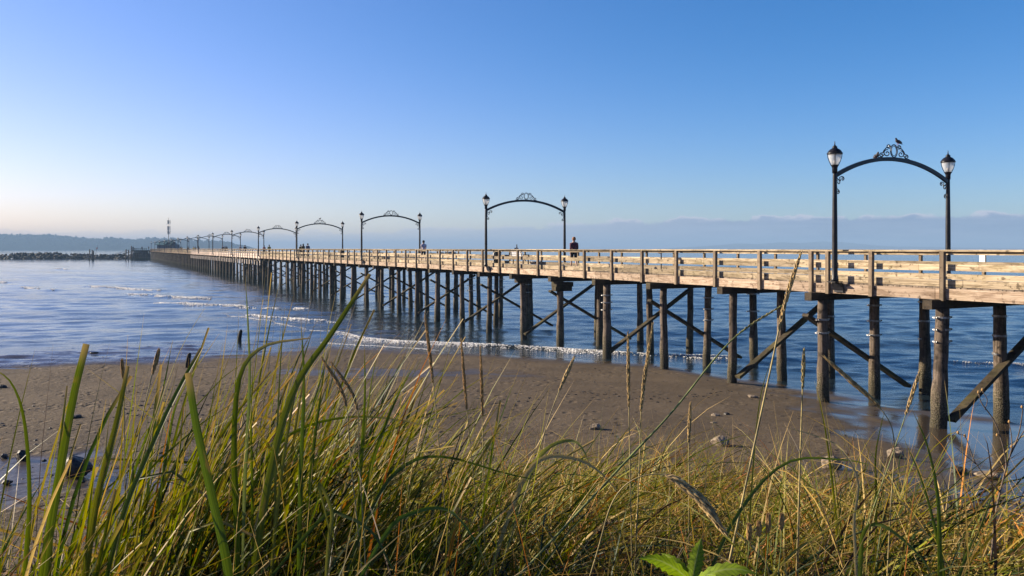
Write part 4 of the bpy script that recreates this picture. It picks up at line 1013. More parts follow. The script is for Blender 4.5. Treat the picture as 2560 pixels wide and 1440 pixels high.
for px, pb, pt, wpx, lab, dx in ((599, 856, 824, 9, 'dark broken post stump standing at the water edge', 4), (469, 919, 882, 11, 'dark pointed post stump standing on the wet sand', 6)):
    p = ground_at(px, pb); d = p.y; h_ = (pb - pt) / F * d * 1.0; r_ = wpx / F * d / 2
    b = MB(); b.tube([(0, 0, -.4), (0, 0, h_ * .3), (dx / F * d * .5, 0, h_ * .7), (dx / F * d * .8, 0, h_ * .9), (dx / F * d, 0.02, h_)], [r_ * 1.1, r_ * 1.05, r_, r_ * .85, r_ * .35], 9)
    tag(b.build('post_stump', M['driftpost'], None, tuple(p), 0, True), lab, 'stump', 'post stumps on the beach')

# loose pebbles and scraps of weed along the drift lines
V = []; Qf = []; cnt = 0
def pebble(x, y, r_):
    global cnt
    z = float(beach_z(np.array([x]), np.array([y]))[0])
    if z < 0.02 or y < 9: return
    V.append(ico_v * np.array([r_ * random.uniform(.8, 1.6), r_ * random.uniform(.7, 1.2), r_ * random.uniform(.3, .7)]) * rng.uniform(.8, 1.15, (len(ico_v), 1)) + np.array([x, y, z + r_ * .1])); Qf.append(ico_f + cnt); cnt += len(ico_v)
for j in range(520): pebble(random.uniform(-15, -4.5), random.uniform(12, 30) , random.choice([.012, .018, .025, .035, .05]) * random.uniform(.7, 1.3))
for j in range(420):
    x = random.uniform(-22, 8); y = 25.5 + 3 * math.sin(x * 0.21) + 1.2 * math.sin(x * .9) + random.gauss(0, .35); pebble(x, y, random.choice([.015, .02, .03, .045]))
for j in range(260): pebble(random.uniform(-20, 9), random.uniform(16, 40), random.choice([.015, .025, .04]))
for j in range(300): pebble(random.uniform(3, 9.5), random.uniform(10, 17), random.choice([.015, .025, .04, .06]))
tag(link('pebbles', np_mesh('pebbles', np.concatenate(V), np.concatenate(Qf)), M['rock']), kind='stuff')

# ------------------------------------------------------------------ grass
PAL = {'green': [(0.16, 0.195, 0.010), (0.22, 0.23, 0.010), (0.115, 0.15, 0.012), (0.28, 0.26, 0.012)],
       'deep': [(0.032, 0.060, 0.013), (0.042, 0.072, 0.018), (0.022, 0.040, 0.013)],  # dark greens, lowered further to carry the shade low in the stand
       'straw': [(0.52, 0.36, 0.12), (0.58, 0.43, 0.18), (0.42, 0.29, 0.075)],
       'olive': [(0.24, 0.22, 0.045), (0.29, 0.24, 0.05)],
       'orange': [(0.46, 0.20, 0.04), (0.40, 0.15, 0.045)],
       'brown': [(0.075, 0.042, 0.020), (0.040, 0.026, 0.016), (0.14, 0.08, 0.035)]}  # dead leaf browns, also darkened to carry that painted shade
def palette(n, mixd):
    names = list(mixd); pr = np.array([mixd[k] for k in names], float); pr /= pr.sum()
    ch = rng.choice(len(names), n, p=pr); out = np.zeros((n, 3))
    for i, k in enumerate(names):
        s = np.where(ch == i)[0]; pa = np.array(PAL[k]); out[s] = pa[rng.integers(0, len(pa), len(s))]
    return out * rng.uniform(0.55, 1.1, (n, 1))
GV = []; GQ = []; GC = []; GA = []; gcount = 0
def emit(pos, wv, nrm_, prof, colr, fold):
    """pos (n,s,3) centre line, wv unit width vectors, prof (n,s) full widths, colr (n,3) or (n,s,3)"""
    global gcount
    n, s, _ = pos.shape; hw = wv * (prof * 0.5)[..., None]
    if fold: cols = [pos - hw, pos + nrm_ * (prof * 0.22)[..., None], pos + hw]
    else: cols = [pos - hw, pos + hw]
    k = len(cols); V = np.stack(cols, 2).reshape(-1, 3)
    idx = (np.arange(n * s * k).reshape(n, s, k)) + gcount
    Qs = [np.stack([idx[:, :-1, c], idx[:, :-1, c + 1], idx[:, 1:, c + 1], idx[:, 1:, c]], -1).reshape(-1, 4) for c in range(k - 1)]
    if colr.ndim == 2: colr = np.repeat(colr[:, None, :], s, 1)
    ac = np.zeros((n, s, k, 3)); ac[..., 0] = np.linspace(-1, 1, k)[None, None, :]; ac[..., 1] = np.linspace(0, 1, s)[None, :, None]; ac[..., 2] = rng.random(n)[:, None, None]; GA.append(ac.reshape(-1, 3))
    GV.append(V); GQ.append(np.concatenate(Qs)); GC.append(np.repeat(colr[:, :, None, :], k, 2).reshape(-1, 3)); gcount += n * s * k
def blades(P, L, Wd, az, th0, th1, colr, nseg=7, pw_=1.6, tw=None, cut=0.0, fold=False, tipcol=None):
    n = len(P); s = np.linspace(0, 1, nseg + 1)[None, :]
    th_ = th0[:, None] + th1[:, None] * s ** pw_
    kk = (rng.random(n) < 0.22) * rng.uniform(0.5, 1.7, n) * np.sign(th1 + 0.01); k0 = rng.uniform(0.35, 0.8, n)
    th_ = th_ + kk[:, None] * sstep(-0.06, 0.06, s - k0[:, None])
    azs = az[:, None] + (rng.normal(0, 0.12, n))[:, None] * s
    d = np.stack([np.sin(th_) * np.cos(azs), np.sin(th_) * np.sin(azs), np.cos(th_)], -1)
    step = 0.5 * (d[:, 1:] + d[:, :-1]) * (L / nseg)[:, None, None]
    pos = np.concatenate([P[:, None, :], P[:, None, :] + np.cumsum(step, 1)], 1)
    side = np.stack([-np.sin(azs), np.cos(azs), 0 * azs], -1); nn = np.cross(side, d)
    tw = rng.uniform(-1.4, 1.4, n) if tw is None else tw
    tws = tw[:, None] + rng.normal(0, 0.5, n)[:, None] * s
    wv = side * np.cos(tws)[..., None] + nn * np.sin(tws)[..., None]; n2 = np.cross(wv, d)
    cutv = np.broadcast_to(np.asarray(cut, float), (n,))[:, None]
    prof = Wd[:, None] * ((1 - cutv) * np.clip(1.25 * (1 - s) ** 0.7, 0, 1) + cutv * (1 - 0.25 * s)) * np.clip(0.6 + 2 * s, 0, 1)
    prof = np.maximum(prof, 0.0004)
    # keep blades above the soil
    zmin = dune_z(pos[..., 0], pos[..., 1]) + 0.01
    pos[..., 2] = np.maximum(pos[..., 2], zmin)
    c = colr
    if tipcol is not None:
        f = np.clip((s - 0.55) / 0.45, 0, 1)[..., None]; c = colr[:, None, :] * (1 - f) + tipcol[:, None, :] * f
    emit(pos, wv, n2, prof, c, fold)
def spots(n, x0, x1, y0, y1, clump=None, rad=0.08):
    if clump:
        cx = rng.uniform(x0, x1, clump); cy = rng.uniform(y0, y1, clump); k = rng.integers(0, clump, n)
        x = cx[k] + rng.normal(0, rad, n); y = cy[k] + rng.normal(0, rad, n)
    else: x = rng.uniform(x0, x1, n); y = rng.uniform(y0, y1, n)
    return x, y
def inside(x, y):
    px = np.maximum(np.abs(x - 0.15) - 1.75, 0); py = np.maximum(y - 6.2, 0)
    d = np.minimum(np.sqrt(px ** 2 + py ** 2), np.maximum(y - (1.9 + 0.12 * np.abs(x)), 0)); return d
def field(n, x0, x1, y0, y1, maxd=0.5, clump=None, rad=0.08, dens=None):
    x, y = spots(n, x0, x1, y0, y1, clump, rad); k = (inside(x, y) < maxd * rng.random(n) ** 1.5 + 0.02) & (y > 0.75)
    if dens is not None: k &= rng.random(n) < dens(x, y)
    k &= rng.random(n) < 1 - 0.5 * sstep(0.42, 0.58, x / y)
    k &= ~((np.abs(x - 0.37) < 0.2) & (y < 1.78))
    x, y = x[k], y[k]
    return np.stack([x, y, dune_z(x, y) - 0.02], 1)
U = rng.uniform; Nn = rng.normal
def rightness(P): return np.clip((P[:, 0] / P[:, 1] + 0.62) / 1.24, 0, 1)       # 0 at the left of the nose, 1 at the right
# 1 matted leaves, most of them fallen over to the right
P = field(15000, -3.4, 3.6, 0.9, 7.0, 0.8, 520, 0.17); n = len(P)
def shade_tint(P, c):
    """paints shade into the leaf colours low in the middle of the stand"""
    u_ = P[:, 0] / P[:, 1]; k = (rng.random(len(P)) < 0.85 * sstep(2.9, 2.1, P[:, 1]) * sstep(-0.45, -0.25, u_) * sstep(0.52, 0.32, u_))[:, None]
    return np.where(k, palette(len(P), {'deep': 3, 'brown': 2.4, 'olive': .25}) * 0.8, c)  # dark greens and browns swapped in as painted shade
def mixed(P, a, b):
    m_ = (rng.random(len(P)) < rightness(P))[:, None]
    return shade_tint(P, np.where(m_, palette(len(P), b), palette(len(P), a)))
def hump(P): return np.clip((P[:, 1] - 0.45) / 1.4, 0.35, 1) * (1 + 0.16 * sstep(-0.2, 0.6, P[:, 0])) * (0.55 + 0.9 * vnoise(P[:, 0] * 1.5 + 7, P[:, 1] * 1.2, 19))
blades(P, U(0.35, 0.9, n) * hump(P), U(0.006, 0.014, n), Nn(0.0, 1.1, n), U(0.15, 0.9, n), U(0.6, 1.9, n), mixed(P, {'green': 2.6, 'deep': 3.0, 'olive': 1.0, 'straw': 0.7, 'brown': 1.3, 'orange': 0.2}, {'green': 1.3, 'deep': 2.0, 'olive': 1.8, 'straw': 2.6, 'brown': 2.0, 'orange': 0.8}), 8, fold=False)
P = field(4200, -3.2, 3.4, 1.2, 6.6, 0.5, 300, 0.14); n = len(P)
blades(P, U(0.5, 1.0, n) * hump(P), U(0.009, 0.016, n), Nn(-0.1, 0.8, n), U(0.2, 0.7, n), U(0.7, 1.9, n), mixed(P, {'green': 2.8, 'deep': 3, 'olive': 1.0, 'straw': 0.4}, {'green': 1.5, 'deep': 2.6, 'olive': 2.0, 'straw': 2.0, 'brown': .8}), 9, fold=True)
# 2 dead thatch in every direction
P = field(9000, -3.6, 3.8, 0.85, 7.0, 0.9); n = len(P); P[:, 2] += U(0.0, 0.26, n) * (0.6 + 0.8 * vnoise(P[:, 0] * 2, P[:, 1] * 2, 9))
blades(P, U(0.18, 0.6, n), U(0.0022, 0.0055, n), U(0, 6.283, n), U(0.7, 1.5, n), U(-0.3, 0.6, n), shade_tint(P, palette(n, {'straw': 2.2, 'brown': 3.0, 'olive': 1.3, 'orange': 0.7, 'deep': 1.6})), 5)
# 3 upright fine stems, thick on the right
P = field(4600, -2.6, 3.6, 1.8, 7.0, 0.8, 240, 0.13); u_ = rightness(P); P = P[rng.random(len(P)) < 0.25 + 0.75 * u_ ** 0.8]; n = len(P)
blades(P, U(0.4, 0.95, n), U(0.003, 0.0055, n), U(0, 6.283, n), U(0.0, 0.3, n), U(0.0, 0.5, n), palette(n, {'straw': 3.2, 'olive': 2.6, 'orange': 0.9, 'green': 1.4}), 6)
# 4 fine green leaves, upright then arching
P = field(1900, -2.8, 3.4, 1.5, 6.8, 0.6, 170, 0.1); n = len(P)
blades(P, U(0.45, 0.95, n), U(0.003, 0.008, n), Nn(0.1, 1.1, n), U(0.05, 0.35, n), U(0.2, 1.4, n), palette(n, {'green': 3, 'olive': 2.0, 'straw': 1.3, 'deep': 0.8}), 8, pw_=2.0)
# 5 the strong clumps on the left, wide leaves slanting to the right
cl = [(-1.32, 2.35, 60, .55), (-1.12, 2.55, 130, .62), (-0.95, 2.4, 90, .6), (-1.0, 3.0, 120, .7), (-0.75, 2.7, 70, .55), (-0.62, 2.35, 60, .6), (-0.45, 2.6, 70, .6), (-0.3, 2.5, 60, .55), (-0.9, 3.6, 90, .7), (-1.45, 2.0, 50, .4), (-1.1, 1.9, 50, .45), (-0.1, 3.0, 60, .6), (-0.5, 3.6, 60, .6)]
for cx, cy, n, ll in cl:
    n = int(n * (2.3 if cx < -0.7 else 1.3))
    x = cx + Nn(0, 0.12, n); y = cy + Nn(0, 0.16, n); P = np.stack([x, y, dune_z(x, y) - 0.02], 1)
    blades(P, U(0.45, 1.22, n) * (ll / .6), U(0.006, 0.0145, n) * np.where(rng.random(n) < 0.12, 1.35, 1.0), Nn(0.0, 0.4, n), U(0.05, 0.6, n), U(-0.1, 0.75 if cx < -0.7 else 1.5, n), palette(n, {'green': 5, 'olive': 1.6, 'straw': 0.6, 'orange': 0.4, 'deep': 2.0}), 8, cut=(rng.random(n) < 0.14) * 0.9, fold=True)
# the tangle lying over the mat: long dry arcs in every direction
P = field(7500, -2.2, 3.6, 1.3, 6.6, 0.7); u_ = rightness(P); P = P[rng.random(len(P)) < 0.3 + 0.7 * u_]; n = len(P); P[:, 2] += U(0.05, 0.30, n) * hump(P)
blades(P, U(0.3, 0.85, n), U(0.0025, 0.006, n), U(0, 6.283, n), U(0.4, 1.2, n), U(0.3, 1.3, n), shade_tint(P, palette(n, {'straw': 4.2, 'olive': 2.8, 'orange': 1.2, 'green': 1.8, 'brown': 0.5})), 8)
# long arching leaves combed over the stand, centre and right
P = field(2600, -0.6, 3.4, 1.7, 6.0, 0.5, 200, 0.14); n = len(P)
blades(P, U(0.6, 1.1, n), U(0.006, 0.0115, n), Nn(0.2, 1.5, n), U(0.05, 0.5, n), U(1.2, 2.2, n), shade_tint(P, palette(n, {'green': 2.4, 'olive': 2.2, 'straw': 2.6, 'orange': 0.5, 'deep': 1.0})), 10, pw_=1.3, fold=True)
# unseen tall dense grass left of the view, added to shade the bottom centre
P = np.stack([U(-3.5, -1.75, 1500), U(1.25, 2.3, 1500), np.zeros(1500)], 1); P[:, 2] = dune_z(P[:, 0], P[:, 1]) - 0.02; n = len(P)
blades(P, U(0.5, 1.05, n), U(0.007, 0.015, n), Nn(0.3, 1.2, n), U(0.0, 0.35, n), U(0.0, 0.7, n), palette(n, {'green': 4, 'olive': 2, 'deep': 3, 'straw': 1}), 7)
P = field(3400, -1.5, 1.9, 0.95, 2.6, 0.3, 260, 0.1); n = len(P)  # broad low leaves, coloured dark to paint shade at the stand's foot
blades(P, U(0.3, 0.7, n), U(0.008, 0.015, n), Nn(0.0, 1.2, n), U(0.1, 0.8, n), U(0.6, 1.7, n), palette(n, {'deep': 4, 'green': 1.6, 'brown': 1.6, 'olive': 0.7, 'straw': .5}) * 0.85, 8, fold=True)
# 6 low stuff at the foot of the frame, shade painted into its darkened colours
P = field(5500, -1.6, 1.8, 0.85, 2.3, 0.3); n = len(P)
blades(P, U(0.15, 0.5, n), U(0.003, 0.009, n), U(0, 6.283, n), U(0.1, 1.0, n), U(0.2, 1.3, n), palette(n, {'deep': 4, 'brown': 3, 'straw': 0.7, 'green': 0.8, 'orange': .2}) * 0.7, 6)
# 7 leaves with a life of their own
def catmull(pts, m_):
    P = np.array([pts[0] + (pts[0] - pts[1])] + list(pts) + [pts[-1] + (pts[-1] - pts[-2])]); out = []
    k = len(P) - 3
    for q in np.linspace(0, k - 1e-6, m_):
        i = int(q); t = q - i; a, b_, c, d = P[i], P[i + 1], P[i + 2], P[i + 3]
        out.append(0.5 * ((2 * b_) + (-a + c) * t + (2 * a - 5 * b_ + 4 * c - d) * t * t + (-a + 3 * b_ - 3 * c + d) * t ** 3))
    return np.array(out)
def hero(px, d0, d1, wpx, c, cut=0.0, tip=None):
    pts = [np.array(at(x, y, d0 + (d1 - d0) * i / (len(px) - 1))) for i, (x, y) in enumerate(px)]
    tg = pts[0] - pts[1]; tg = tg / np.linalg.norm(tg); tg[2] = min(tg[2], 0) - 0.8; tg /= np.linalg.norm(tg); b0 = pts[0] + tg * 0.3; pts = [b0] + pts
    C = catmull(pts, 18); d = np.gradient(C, axis=0); d /= np.linalg.norm(d, axis=1)[:, None]
    a = rng.uniform(-0.5, 0.5); side = np.cross(d, np.array([math.sin(a), math.cos(a), 0.0])); side /= np.linalg.norm(side, axis=1)[:, None]; nn = np.cross(side, d)
    s = np.linspace(0, 1, 18); wd = wpx * (0.8 if cut == 0 else 1) / F * d0
    prof = wd * ((1 - cut) * np.clip(1.3 * (1 - s) ** 0.75, 0, 1) + cut * (1 - 0.25 * s)) * np.clip(0.6 + s * 2, 0, 1); prof = np.maximum(prof, 0.0005)
    cc = np.repeat(np.array(c, float)[None] * 0.72, 18, 0)
    if tip is not None: f = np.clip((s - 0.6) / 0.4, 0, 1)[:, None]; cc = cc * (1 - f) + np.array(tip)[None] * 0.75 * f
    emit(C[None], side[None], nn[None], prof[None], cc[None], True)
G1, G2, G3, ST = (0.14, 0.19, 0.02), (0.10, 0.15, 0.024), (0.22, 0.25, 0.06), (0.55, 0.44, 0.22)
hero([(62, 1440), (74, 1250), (62, 1060), (30, 960), (-25, 915)], 1.95, 1.9, 15, G1)
hero([(108, 1440), (148, 1190), (184, 990), (216, 860)], 1.85, 1.9, 24, G1, .9)
hero([(130, 1330), (146, 1150), (168, 965)], 1.95, 2.0, 12, (0.2, .22, .03), .7)
hero([(572, 1440), (532, 1250), (492, 1070), (470, 932)], 1.8, 1.85, 24, (0.11, 0.165, 0.022), .9)
hero([(300, 1310), (390, 1090), (450, 965), (503, 870)], 1.95, 2.1, 16, G2, .8)
hero([(240, 1260), (290, 1060), (320, 915)], 2.0, 2.1, 19, (0.19, .2, .02), .7)
hero([(592, 1310), (585, 1110), (600, 940), (660, 866), (776, 845)], 2.0, 1.95, 17, G1, 0.2, ST)
hero([(612, 1210), (624, 960), (620, 810), (613, 688)], 2.1, 2.1, 11, (0.22, 0.27, .09))
hero([(630, 1200), (628, 1050), (633, 895)], 2.15, 2.15, 9, G1)
hero([(672, 1200), (735, 975), (830, 832), (925, 685)], 2.0, 2.15, 21, (0.17, .2, .022), .6)
hero([(690, 1160), (700, 930), (712, 768)], 2.15, 2.2, 9, G3)
hero([(752, 1180), (760, 960), (752, 796)], 2.05, 2.1, 15, G2)
hero([(700, 1210), (742, 960), (786, 812)], 2.1, 2.2, 13, (.26, .26, .05))
hero([(640, 1310), (715, 1030), (843, 836)], 2.2, 2.3, 7, ST)
hero([(420, 1110), (452, 985), (548, 834)], 2.3, 2.4, 9, G1, 0, ST)
hero([(330, 1200), (400, 1000), (432, 850)], 2.2, 2.3, 10, G1)
hero([(350, 1180), (440, 900), (530, 740)], 2.3, 2.5, 4, (.45, .42, .25))
hero([(100, 1180), (118, 1000), (133, 860)], 2.1, 2.15, 4, (.2, .13, .1))
hero([(900, 1200), (912, 1000), (911, 860)], 2.2, 2.2, 12, G1)
hero([(925, 1180), (985, 1010), (1042, 900)], 2.2, 2.25, 13, G1)
hero([(905, 1150), (925, 980), (945, 870)], 2.3, 2.3, 8, G3)
hero([(880, 1150), (955, 960), (1040, 822)], 2.4, 2.5, 5, ST)
hero([(780, 1160), (800, 1000), (815, 890)], 2.2, 2.2, 12, G2)
hero([(640, 1200), (720, 1090), (850, 1045), (1000, 1050), (1190, 1100)], 2.3, 2.2, 11, G1, 0, ST)
hero([(930, 1270), (1010, 1165), (1110, 1142), (1270, 1185), (1420, 1215)], 2.1, 2.2, 13, (.065, .10, .018))
hero([(820, 1380), (830, 1280), (795, 1205), (818, 1300), (828, 1370)], 1.7, 1.7, 14, (.25, .25, .06))
hero([(960, 1340), (1040, 1280), (1120, 1275), (1180, 1340), (1230, 1440)], 1.8, 1.7, 14, (.10, .17, .04))
hero([(800, 1300), (860, 1290), (930, 1330), (970, 1400), (1010, 1470)], 1.75, 1.65, 13, (.07, .11, .03))
hero([(1320, 1200), (1370, 1120), (1440, 1105), (1480, 1170)], 2.4, 2.3, 18, (.3, .32, .1))
hero([(1290, 1240), (1350, 1150), (1430, 1145), (1500, 1180), (1560, 1250)], 2.3, 2.2, 15, ST)
hero([(2350, 1440), (2345, 1250), (2320, 1120), (2281, 1025)], 2.0, 2.1, 15, G1)
hero([(2360, 1440), (2330, 1290), (2300, 1190), (2258, 1092)], 2.1, 2.2, 13, G1)
hero([(2190, 1230), (2190, 1130), (2215, 1010)], 2.6, 2.6, 8, (.2, .23, .03))
hero([(1880, 1210), (1900, 1000), (1935, 880)], 2.6, 2.6, 6, (.25, .25, .05))
hero([(2400, 1440), (2450, 1320), (2490, 1215)], 2.0, 2.1, 14, G1)
hero([(2150, 1440), (2160, 1330), (2210, 1315), (2300, 1390), (2340, 1460)], 1.8, 1.7, 15, (.14, .19, .04))
hero([(2140, 1420), (2135, 1300), (2145, 1200), (2100, 1120), (2040, 1090), (1935, 1060)], 2.0, 2.2, 10, ST)
hero([(1930, 1440), (2060, 1330), (2170, 1270), (2300, 1310)], 1.75, 1.8, 9, (.3, .27, .08))
hero([(1830, 1310), (1960, 1160), (2110, 1150), (2200, 1170)], 2.2, 2.3, 11, (.10, .15, .03))
me = np_mesh('beach_grass', np.concatenate(GV), np.concatenate(GQ), {'col': np.concatenate(GC), 'uvw': np.concatenate(GA)}, True)
tag(link('beach_grass', me, M['grass']), kind='stuff')

# seed stalks that stand out one by one
def stalk(px, d0, d1, ear0, spx, epx, label, stem, earm, seed=0):
    """px: pixel path base->tip with real depths; the last part (from fraction ear0) carries the ear"""
    pts = [np.array(at(x, y, d0 + (d1 - d0) * i / (len(px) - 1))) for i, (x, y) in enumerate(px)]
    gap = max(0.0, pts[0][2] - float(dune_z(pts[0][0:1], pts[0][1:2])[0]) + 0.02); tg = pts[0] - pts[1]; tg /= np.linalg.norm(tg); tg[2] = min(tg[2], -0.45)
    base = pts[0] + tg * min(0.7, gap / -tg[2])
    if gap > 0.04: pts = [base] + pts
    else: base = pts[0]
    C = catmull(pts, 40); root = empty('seed_stalk', tuple(base)); tag(root, label, 'grass stalk', 'seed stalks above the grass')
    rr_ = spx * 0.8 / F * d0 / 2; er = epx * 0.68 / F * d0 / 2; L = C - base
    b = MB(); b.tube([tuple(p) for p in L], [rr_ * (1.1 - 0.6 * i / 39) for i in range(40)], 6); b.build('stem', stem, root, smooth=True)
    b = MB(); i0 = int((1 + ear0 * (len(px) - 1)) / len(px) * 39) if len(pts) > len(px) else int(ear0 * 39); rs = random.Random(seed); seg = L[i0:]
    fine = catmull(list(seg), max(24, int(len(seg) * 5)))
    for i in range(len(fine) - 1):
        f = i / (len(fine) - 1); t = Vector(fine[min(i + 1, len(fine) - 1)] - fine[i]).normalized(); o_ = t.orthogonal(); a = i * 2.4 + rs.uniform(-.4, .4)
        side = (Matrix.Rotation(a, 3, t) @ o_).normalized(); p = Vector(fine[i]); g = er * (0.55 + 0.6 * math.sin(math.pi * min(1, f * 0.9 + 0.12)))
        tip = p + t * g * 4.2 + side * g * 1.0
        b.tube([tuple(p), tuple(p + t * g * 1.5 + side * g * 0.85), tuple(tip)], [g * 0.25, g * 0.5, g * 0.08], 5, cap=False)
    b.build('ear', earm, root, smooth=True)
    return root
S_, GS, E1, E2 = M['strawstem'], M['greenstem'], M['straw'], M['brownhead']
stalk([(1880, 1140), (1925, 930), (1962, 760), (2003, 630)], 2.3, 2.4, .55, 7, 13, 'tall leaning seed stalk whose ear crosses the pier fascia', S_, E1, 1)
stalk([(1540, 1180), (1680, 1030), (1830, 850), (1965, 757)], 2.2, 2.4, .72, 8, 8, 'longest slanting green stalk rising to the upper right across the piles', GS, S_, 2)
stalk([(1575, 1160), (1572, 1000), (1570, 830)], 2.3, 2.3, .45, 4, 10, 'upright stalk with long narrow ear, left of two side by side', S_, E1, 3)
stalk([(1598, 1170), (1605, 1000), (1632, 808)], 2.3, 2.3, .42, 4, 11, 'upright stalk with long narrow ear, right of two side by side', S_, E1, 4)
stalk([(1330, 1180), (1385, 1010), (1436, 892)], 2.4, 2.5, .62, 4, 11, 'slanting stalk with a short thick ear over the open sand', S_, E1, 5)
stalk([(1180, 1150), (1165, 1000), (1153, 848)], 2.4, 2.4, .4, 4, 9, 'brown ear on a stalk leaning left, second of three thin upright ones', S_, E2, 6)
stalk([(1208, 1150), (1206, 1020), (1201, 866)], 2.4, 2.4, .4, 4, 9, 'brown ear on a straight stalk, rightmost of three thin upright ones', S_, E2, 7)
stalk([(1100, 1140), (1083, 960), (1062, 782)], 2.3, 2.3, .5, 4, 10, 'tallest brown ear of three thin upright ones, its tip against the sea', S_, E2, 8)
stalk([(2225, 1300), (2235, 1100), (2200, 1020), (2130, 955), (2062, 893)], 2.2, 2.3, .5, 4, 14, 'bowed stalk whose straw ear slants down to the right across the piles', S_, E1, 9)
stalk([(2180, 1280), (2240, 1110), (2300, 925)], 2.4, 2.4, .72, 4, 11, 'slanting stalk with a yellow ear beside the right piles', GS, E1, 10)
stalk([(1475, 1440), (1540, 1240), (1640, 1185), (1735, 1235), (1808, 1326)], 1.9, 1.8, .58, 5, 26, 'fat pale ear drooping over the dark grass mat in the middle', S_, E1, 11)
stalk([(1722, 1220), (1722, 1110), (1726, 1008)], 2.5, 2.5, .5, 4, 10, 'short pale ear upright above the matted grass in the middle', S_, E1, 12)
stalk([(880, 1180), (862, 1000), (803, 892)], 2.2, 2.3, .45, 5, 11, 'dark brown ear leaning left, outer one of a crossing pair', S_, E2, 13)
stalk([(900, 1180), (890, 1010), (828, 905)], 2.2, 2.3, .45, 5, 10, 'dark brown ear leaning left, inner one of a crossing pair', S_, E2, 14)
stalk([(330, 1180), (365, 1000), (397, 876)], 2.2, 2.3, .75, 5, 13, 'short brown ear among the wide green leaves, right of two there', S_, E2, 15)
stalk([(312, 1180), (310, 1000), (305, 900)], 2.3, 2.3, .75, 4, 10, 'thin brown ear among the wide green leaves, left of two there', S_, E2, 16)
stalk([(1995, 1330), (2002, 1100), (2010, 872)], 2.3, 2.3, .8, 7, 11, 'stiff straight straw stalk with a blunt head in front of a pile', S_, S_, 17)
for q, (x, y0, y1) in enumerate(((1873, 1450, 1318), (1898, 1450, 1312), (1921, 1450, 1292), (1954, 1450, 1292))):
    stalk([(x - 10, y0), (x - 2, (y0 + y1) / 2), (x, y1)], 1.75, 1.75, .80 if q % 2 else .74, 4, 15, ('leftmost', 'second from left', 'third from left', 'rightmost')[q] + ' of four short plantain stalks with brown heads', GS, E2, 20 + q)['group'] = 'plantain stalks low on the right'

# leafy weed at the bottom edge
b0 = at(1735, 1480, 1.75); lp_ = empty('leafy_weed', tuple(b0)); tag(lp_, 'bright green weed with pointed toothed leaves at the bottom edge', 'weed')
def leaf(tip_px, base_px, d0, d1, wpx, up=0.0):
    a = np.array(at(*base_px, d0)); t = np.array(at(*tip_px, d1)); n = 15; mid = (a + t) / 2 + np.array([0, 0, up])
    s = np.linspace(0, 1, n)[:, None]; C = (1 - s) ** 2 * a + 2 * s * (1 - s) * mid + s ** 2 * t
    d = np.gradient(C, axis=0); d /= np.linalg.norm(d, axis=1)[:, None]; view = np.array([0.1, 0.8, -0.75]); side = np.cross(d, view); side /= np.linalg.norm(side, axis=1)[:, None]; nr = np.cross(side, d)
    wd = wpx / F * d0 / 2 * np.sin(np.pi * np.clip(s[:, 0] * 0.93 + 0.07, 0, 1) ** 0.8) * (1 + 0.16 * np.where(np.arange(n) % 2, 1, -1)); wd[-1] = 0.0003
    V = np.stack([C - side * wd[:, None] + nr * wd[:, None] * .25, C - side * wd[:, None] * .5 + nr * wd[:, None] * 0.16, C, C + side * wd[:, None] * .5 + nr * wd[:, None] * 0.16, C + side * wd[:, None] + nr * wd[:, None] * .25], 1) - np.array(b0)
    i = np.arange(n * 5).reshape(n, 5); Q = np.concatenate([np.stack([i[:-1, c], i[:-1, c + 1], i[1:, c + 1], i[1:, c]], -1).reshape(-1, 4) for c in range(4)])
    uv_ = np.stack([np.tile(np.linspace(-1, 1, 5), (n, 1)), np.repeat(s, 5, 1), np.zeros((n, 5))], -1).reshape(-1, 3)
    link('leaf', np_mesh('leaf', V.reshape(-1, 3), Q, {'uvw': uv_}, True), M['leaf'], lp_)
leaf((1753, 1345), (1732, 1445), 1.72, 1.80, 38, .01); leaf((1597, 1396), (1725, 1452), 1.72, 1.70, 40, .03); leaf((1652, 1383), (1728, 1450), 1.74, 1.80, 26, .02)
leaf((1893, 1436), (1745, 1452), 1.70, 1.66, 38, .035); leaf((1790, 1440), (1740, 1460), 1.68, 1.6, 38, .02); leaf((1690, 1475), (1728, 1465), 1.66, 1.58, 46, .02)
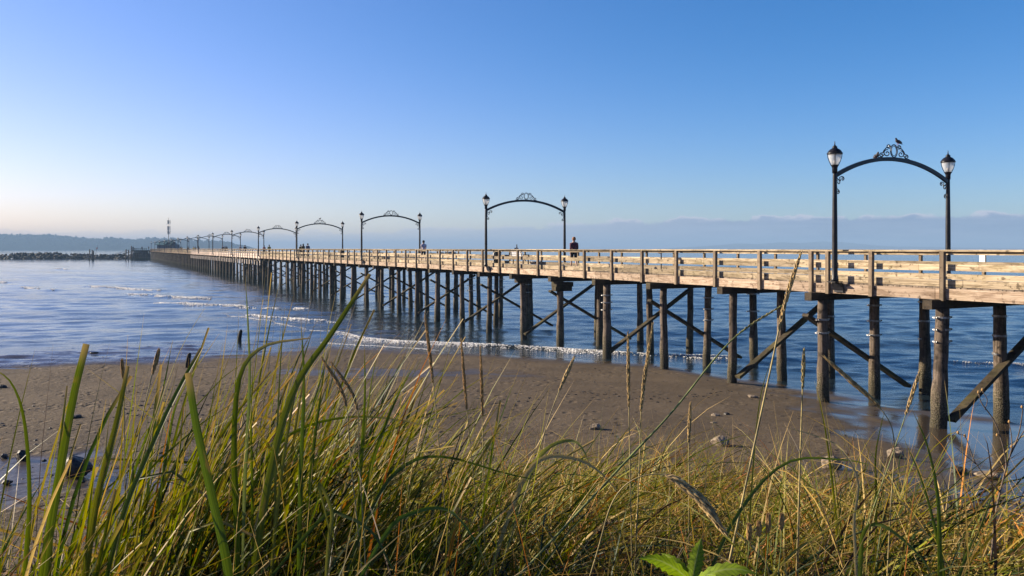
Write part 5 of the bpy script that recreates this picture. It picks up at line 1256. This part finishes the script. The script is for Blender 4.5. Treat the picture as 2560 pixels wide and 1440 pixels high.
b = MB(); b.tube([(0, 0, -.35), (0.004, 0, -.1), (0, 0, .02)], [.006, .005, .004], 7); b.build('stem', M['greenstem'], lp_, smooth=True)

# dry branching weed on the right
d_ = 2.4; base = at(2480, 1290, d_); w_ = empty('dry_weed', tuple(base)); tag(w_, 'dry branching brown weed with small round heads at the right edge', 'weed')
b = MB(); hb = MB()
def tw_(pts, r0=2.6, r1=1.2):
    P = catmull([np.array(at(x, y, d_)) - np.array(base) for x, y in pts], 12); b.tube([tuple(p) for p in P], [(r0 + (r1 - r0) * i / 11) * 0.55 / F * d_ for i in range(12)], 5)
tw_([(2478, 1400), (2490, 1280), (2510, 1190), (2530, 1120)], 6, 3); tw_([(2510, 1190), (2515, 1150), (2490, 1060), (2455, 1010), (2447, 985)], 4, 2); tw_([(2462, 1025), (2468, 1000), (2456, 978)], 2, 1.5)
tw_([(2530, 1120), (2528, 1085), (2523, 1058)], 3, 1.5); tw_([(2530, 1130), (2548, 1080), (2556, 1030), (2555, 1020)], 3, 2); tw_([(2515, 1165), (2535, 1120), (2570, 1060)], 3, 2); tw_([(2500, 1230), (2440, 1160), (2415, 1095), (2395, 1085)], 3, 1.4); tw_([(2440, 1160), (2385, 1115)], 2, 1.2)
b.build('stems', M['twig'], w_, smooth=True)
for x, y in ((2446, 981), (2456, 975), (2523, 1055), (2555, 1018), (2493, 1088), (2529, 1117), (2395, 1082), (2412, 1090)):
    p = at(x, y, d_) - base; hb = MB(); hb.lathe([(.0005, -.004), (.003, -.002), (.0036, .001), (.002, .005), (.0003, .006)], 7, tuple(p)); hb.build('seed_head', M['brownhead'], w_, smooth=True)

# ------------------------------------------------------------------ the air: one closed box of thin haze
m, T = new_mat('haze_air')
vol = T.n('ShaderNodeVolumePrincipled', {'Color': (0.32, 0.50, 0.74), 'Density': 0.00028, 'Anisotropy': 0.0})
T.t.links.new(vol.outputs[0], T.n('ShaderNodeOutputMaterial').inputs['Volume'])
b = MB(); b.box((0, 4600, 37.0), (22000, 9600, 82.0)); o = b.build('haze', m); tag(o, kind='stuff')
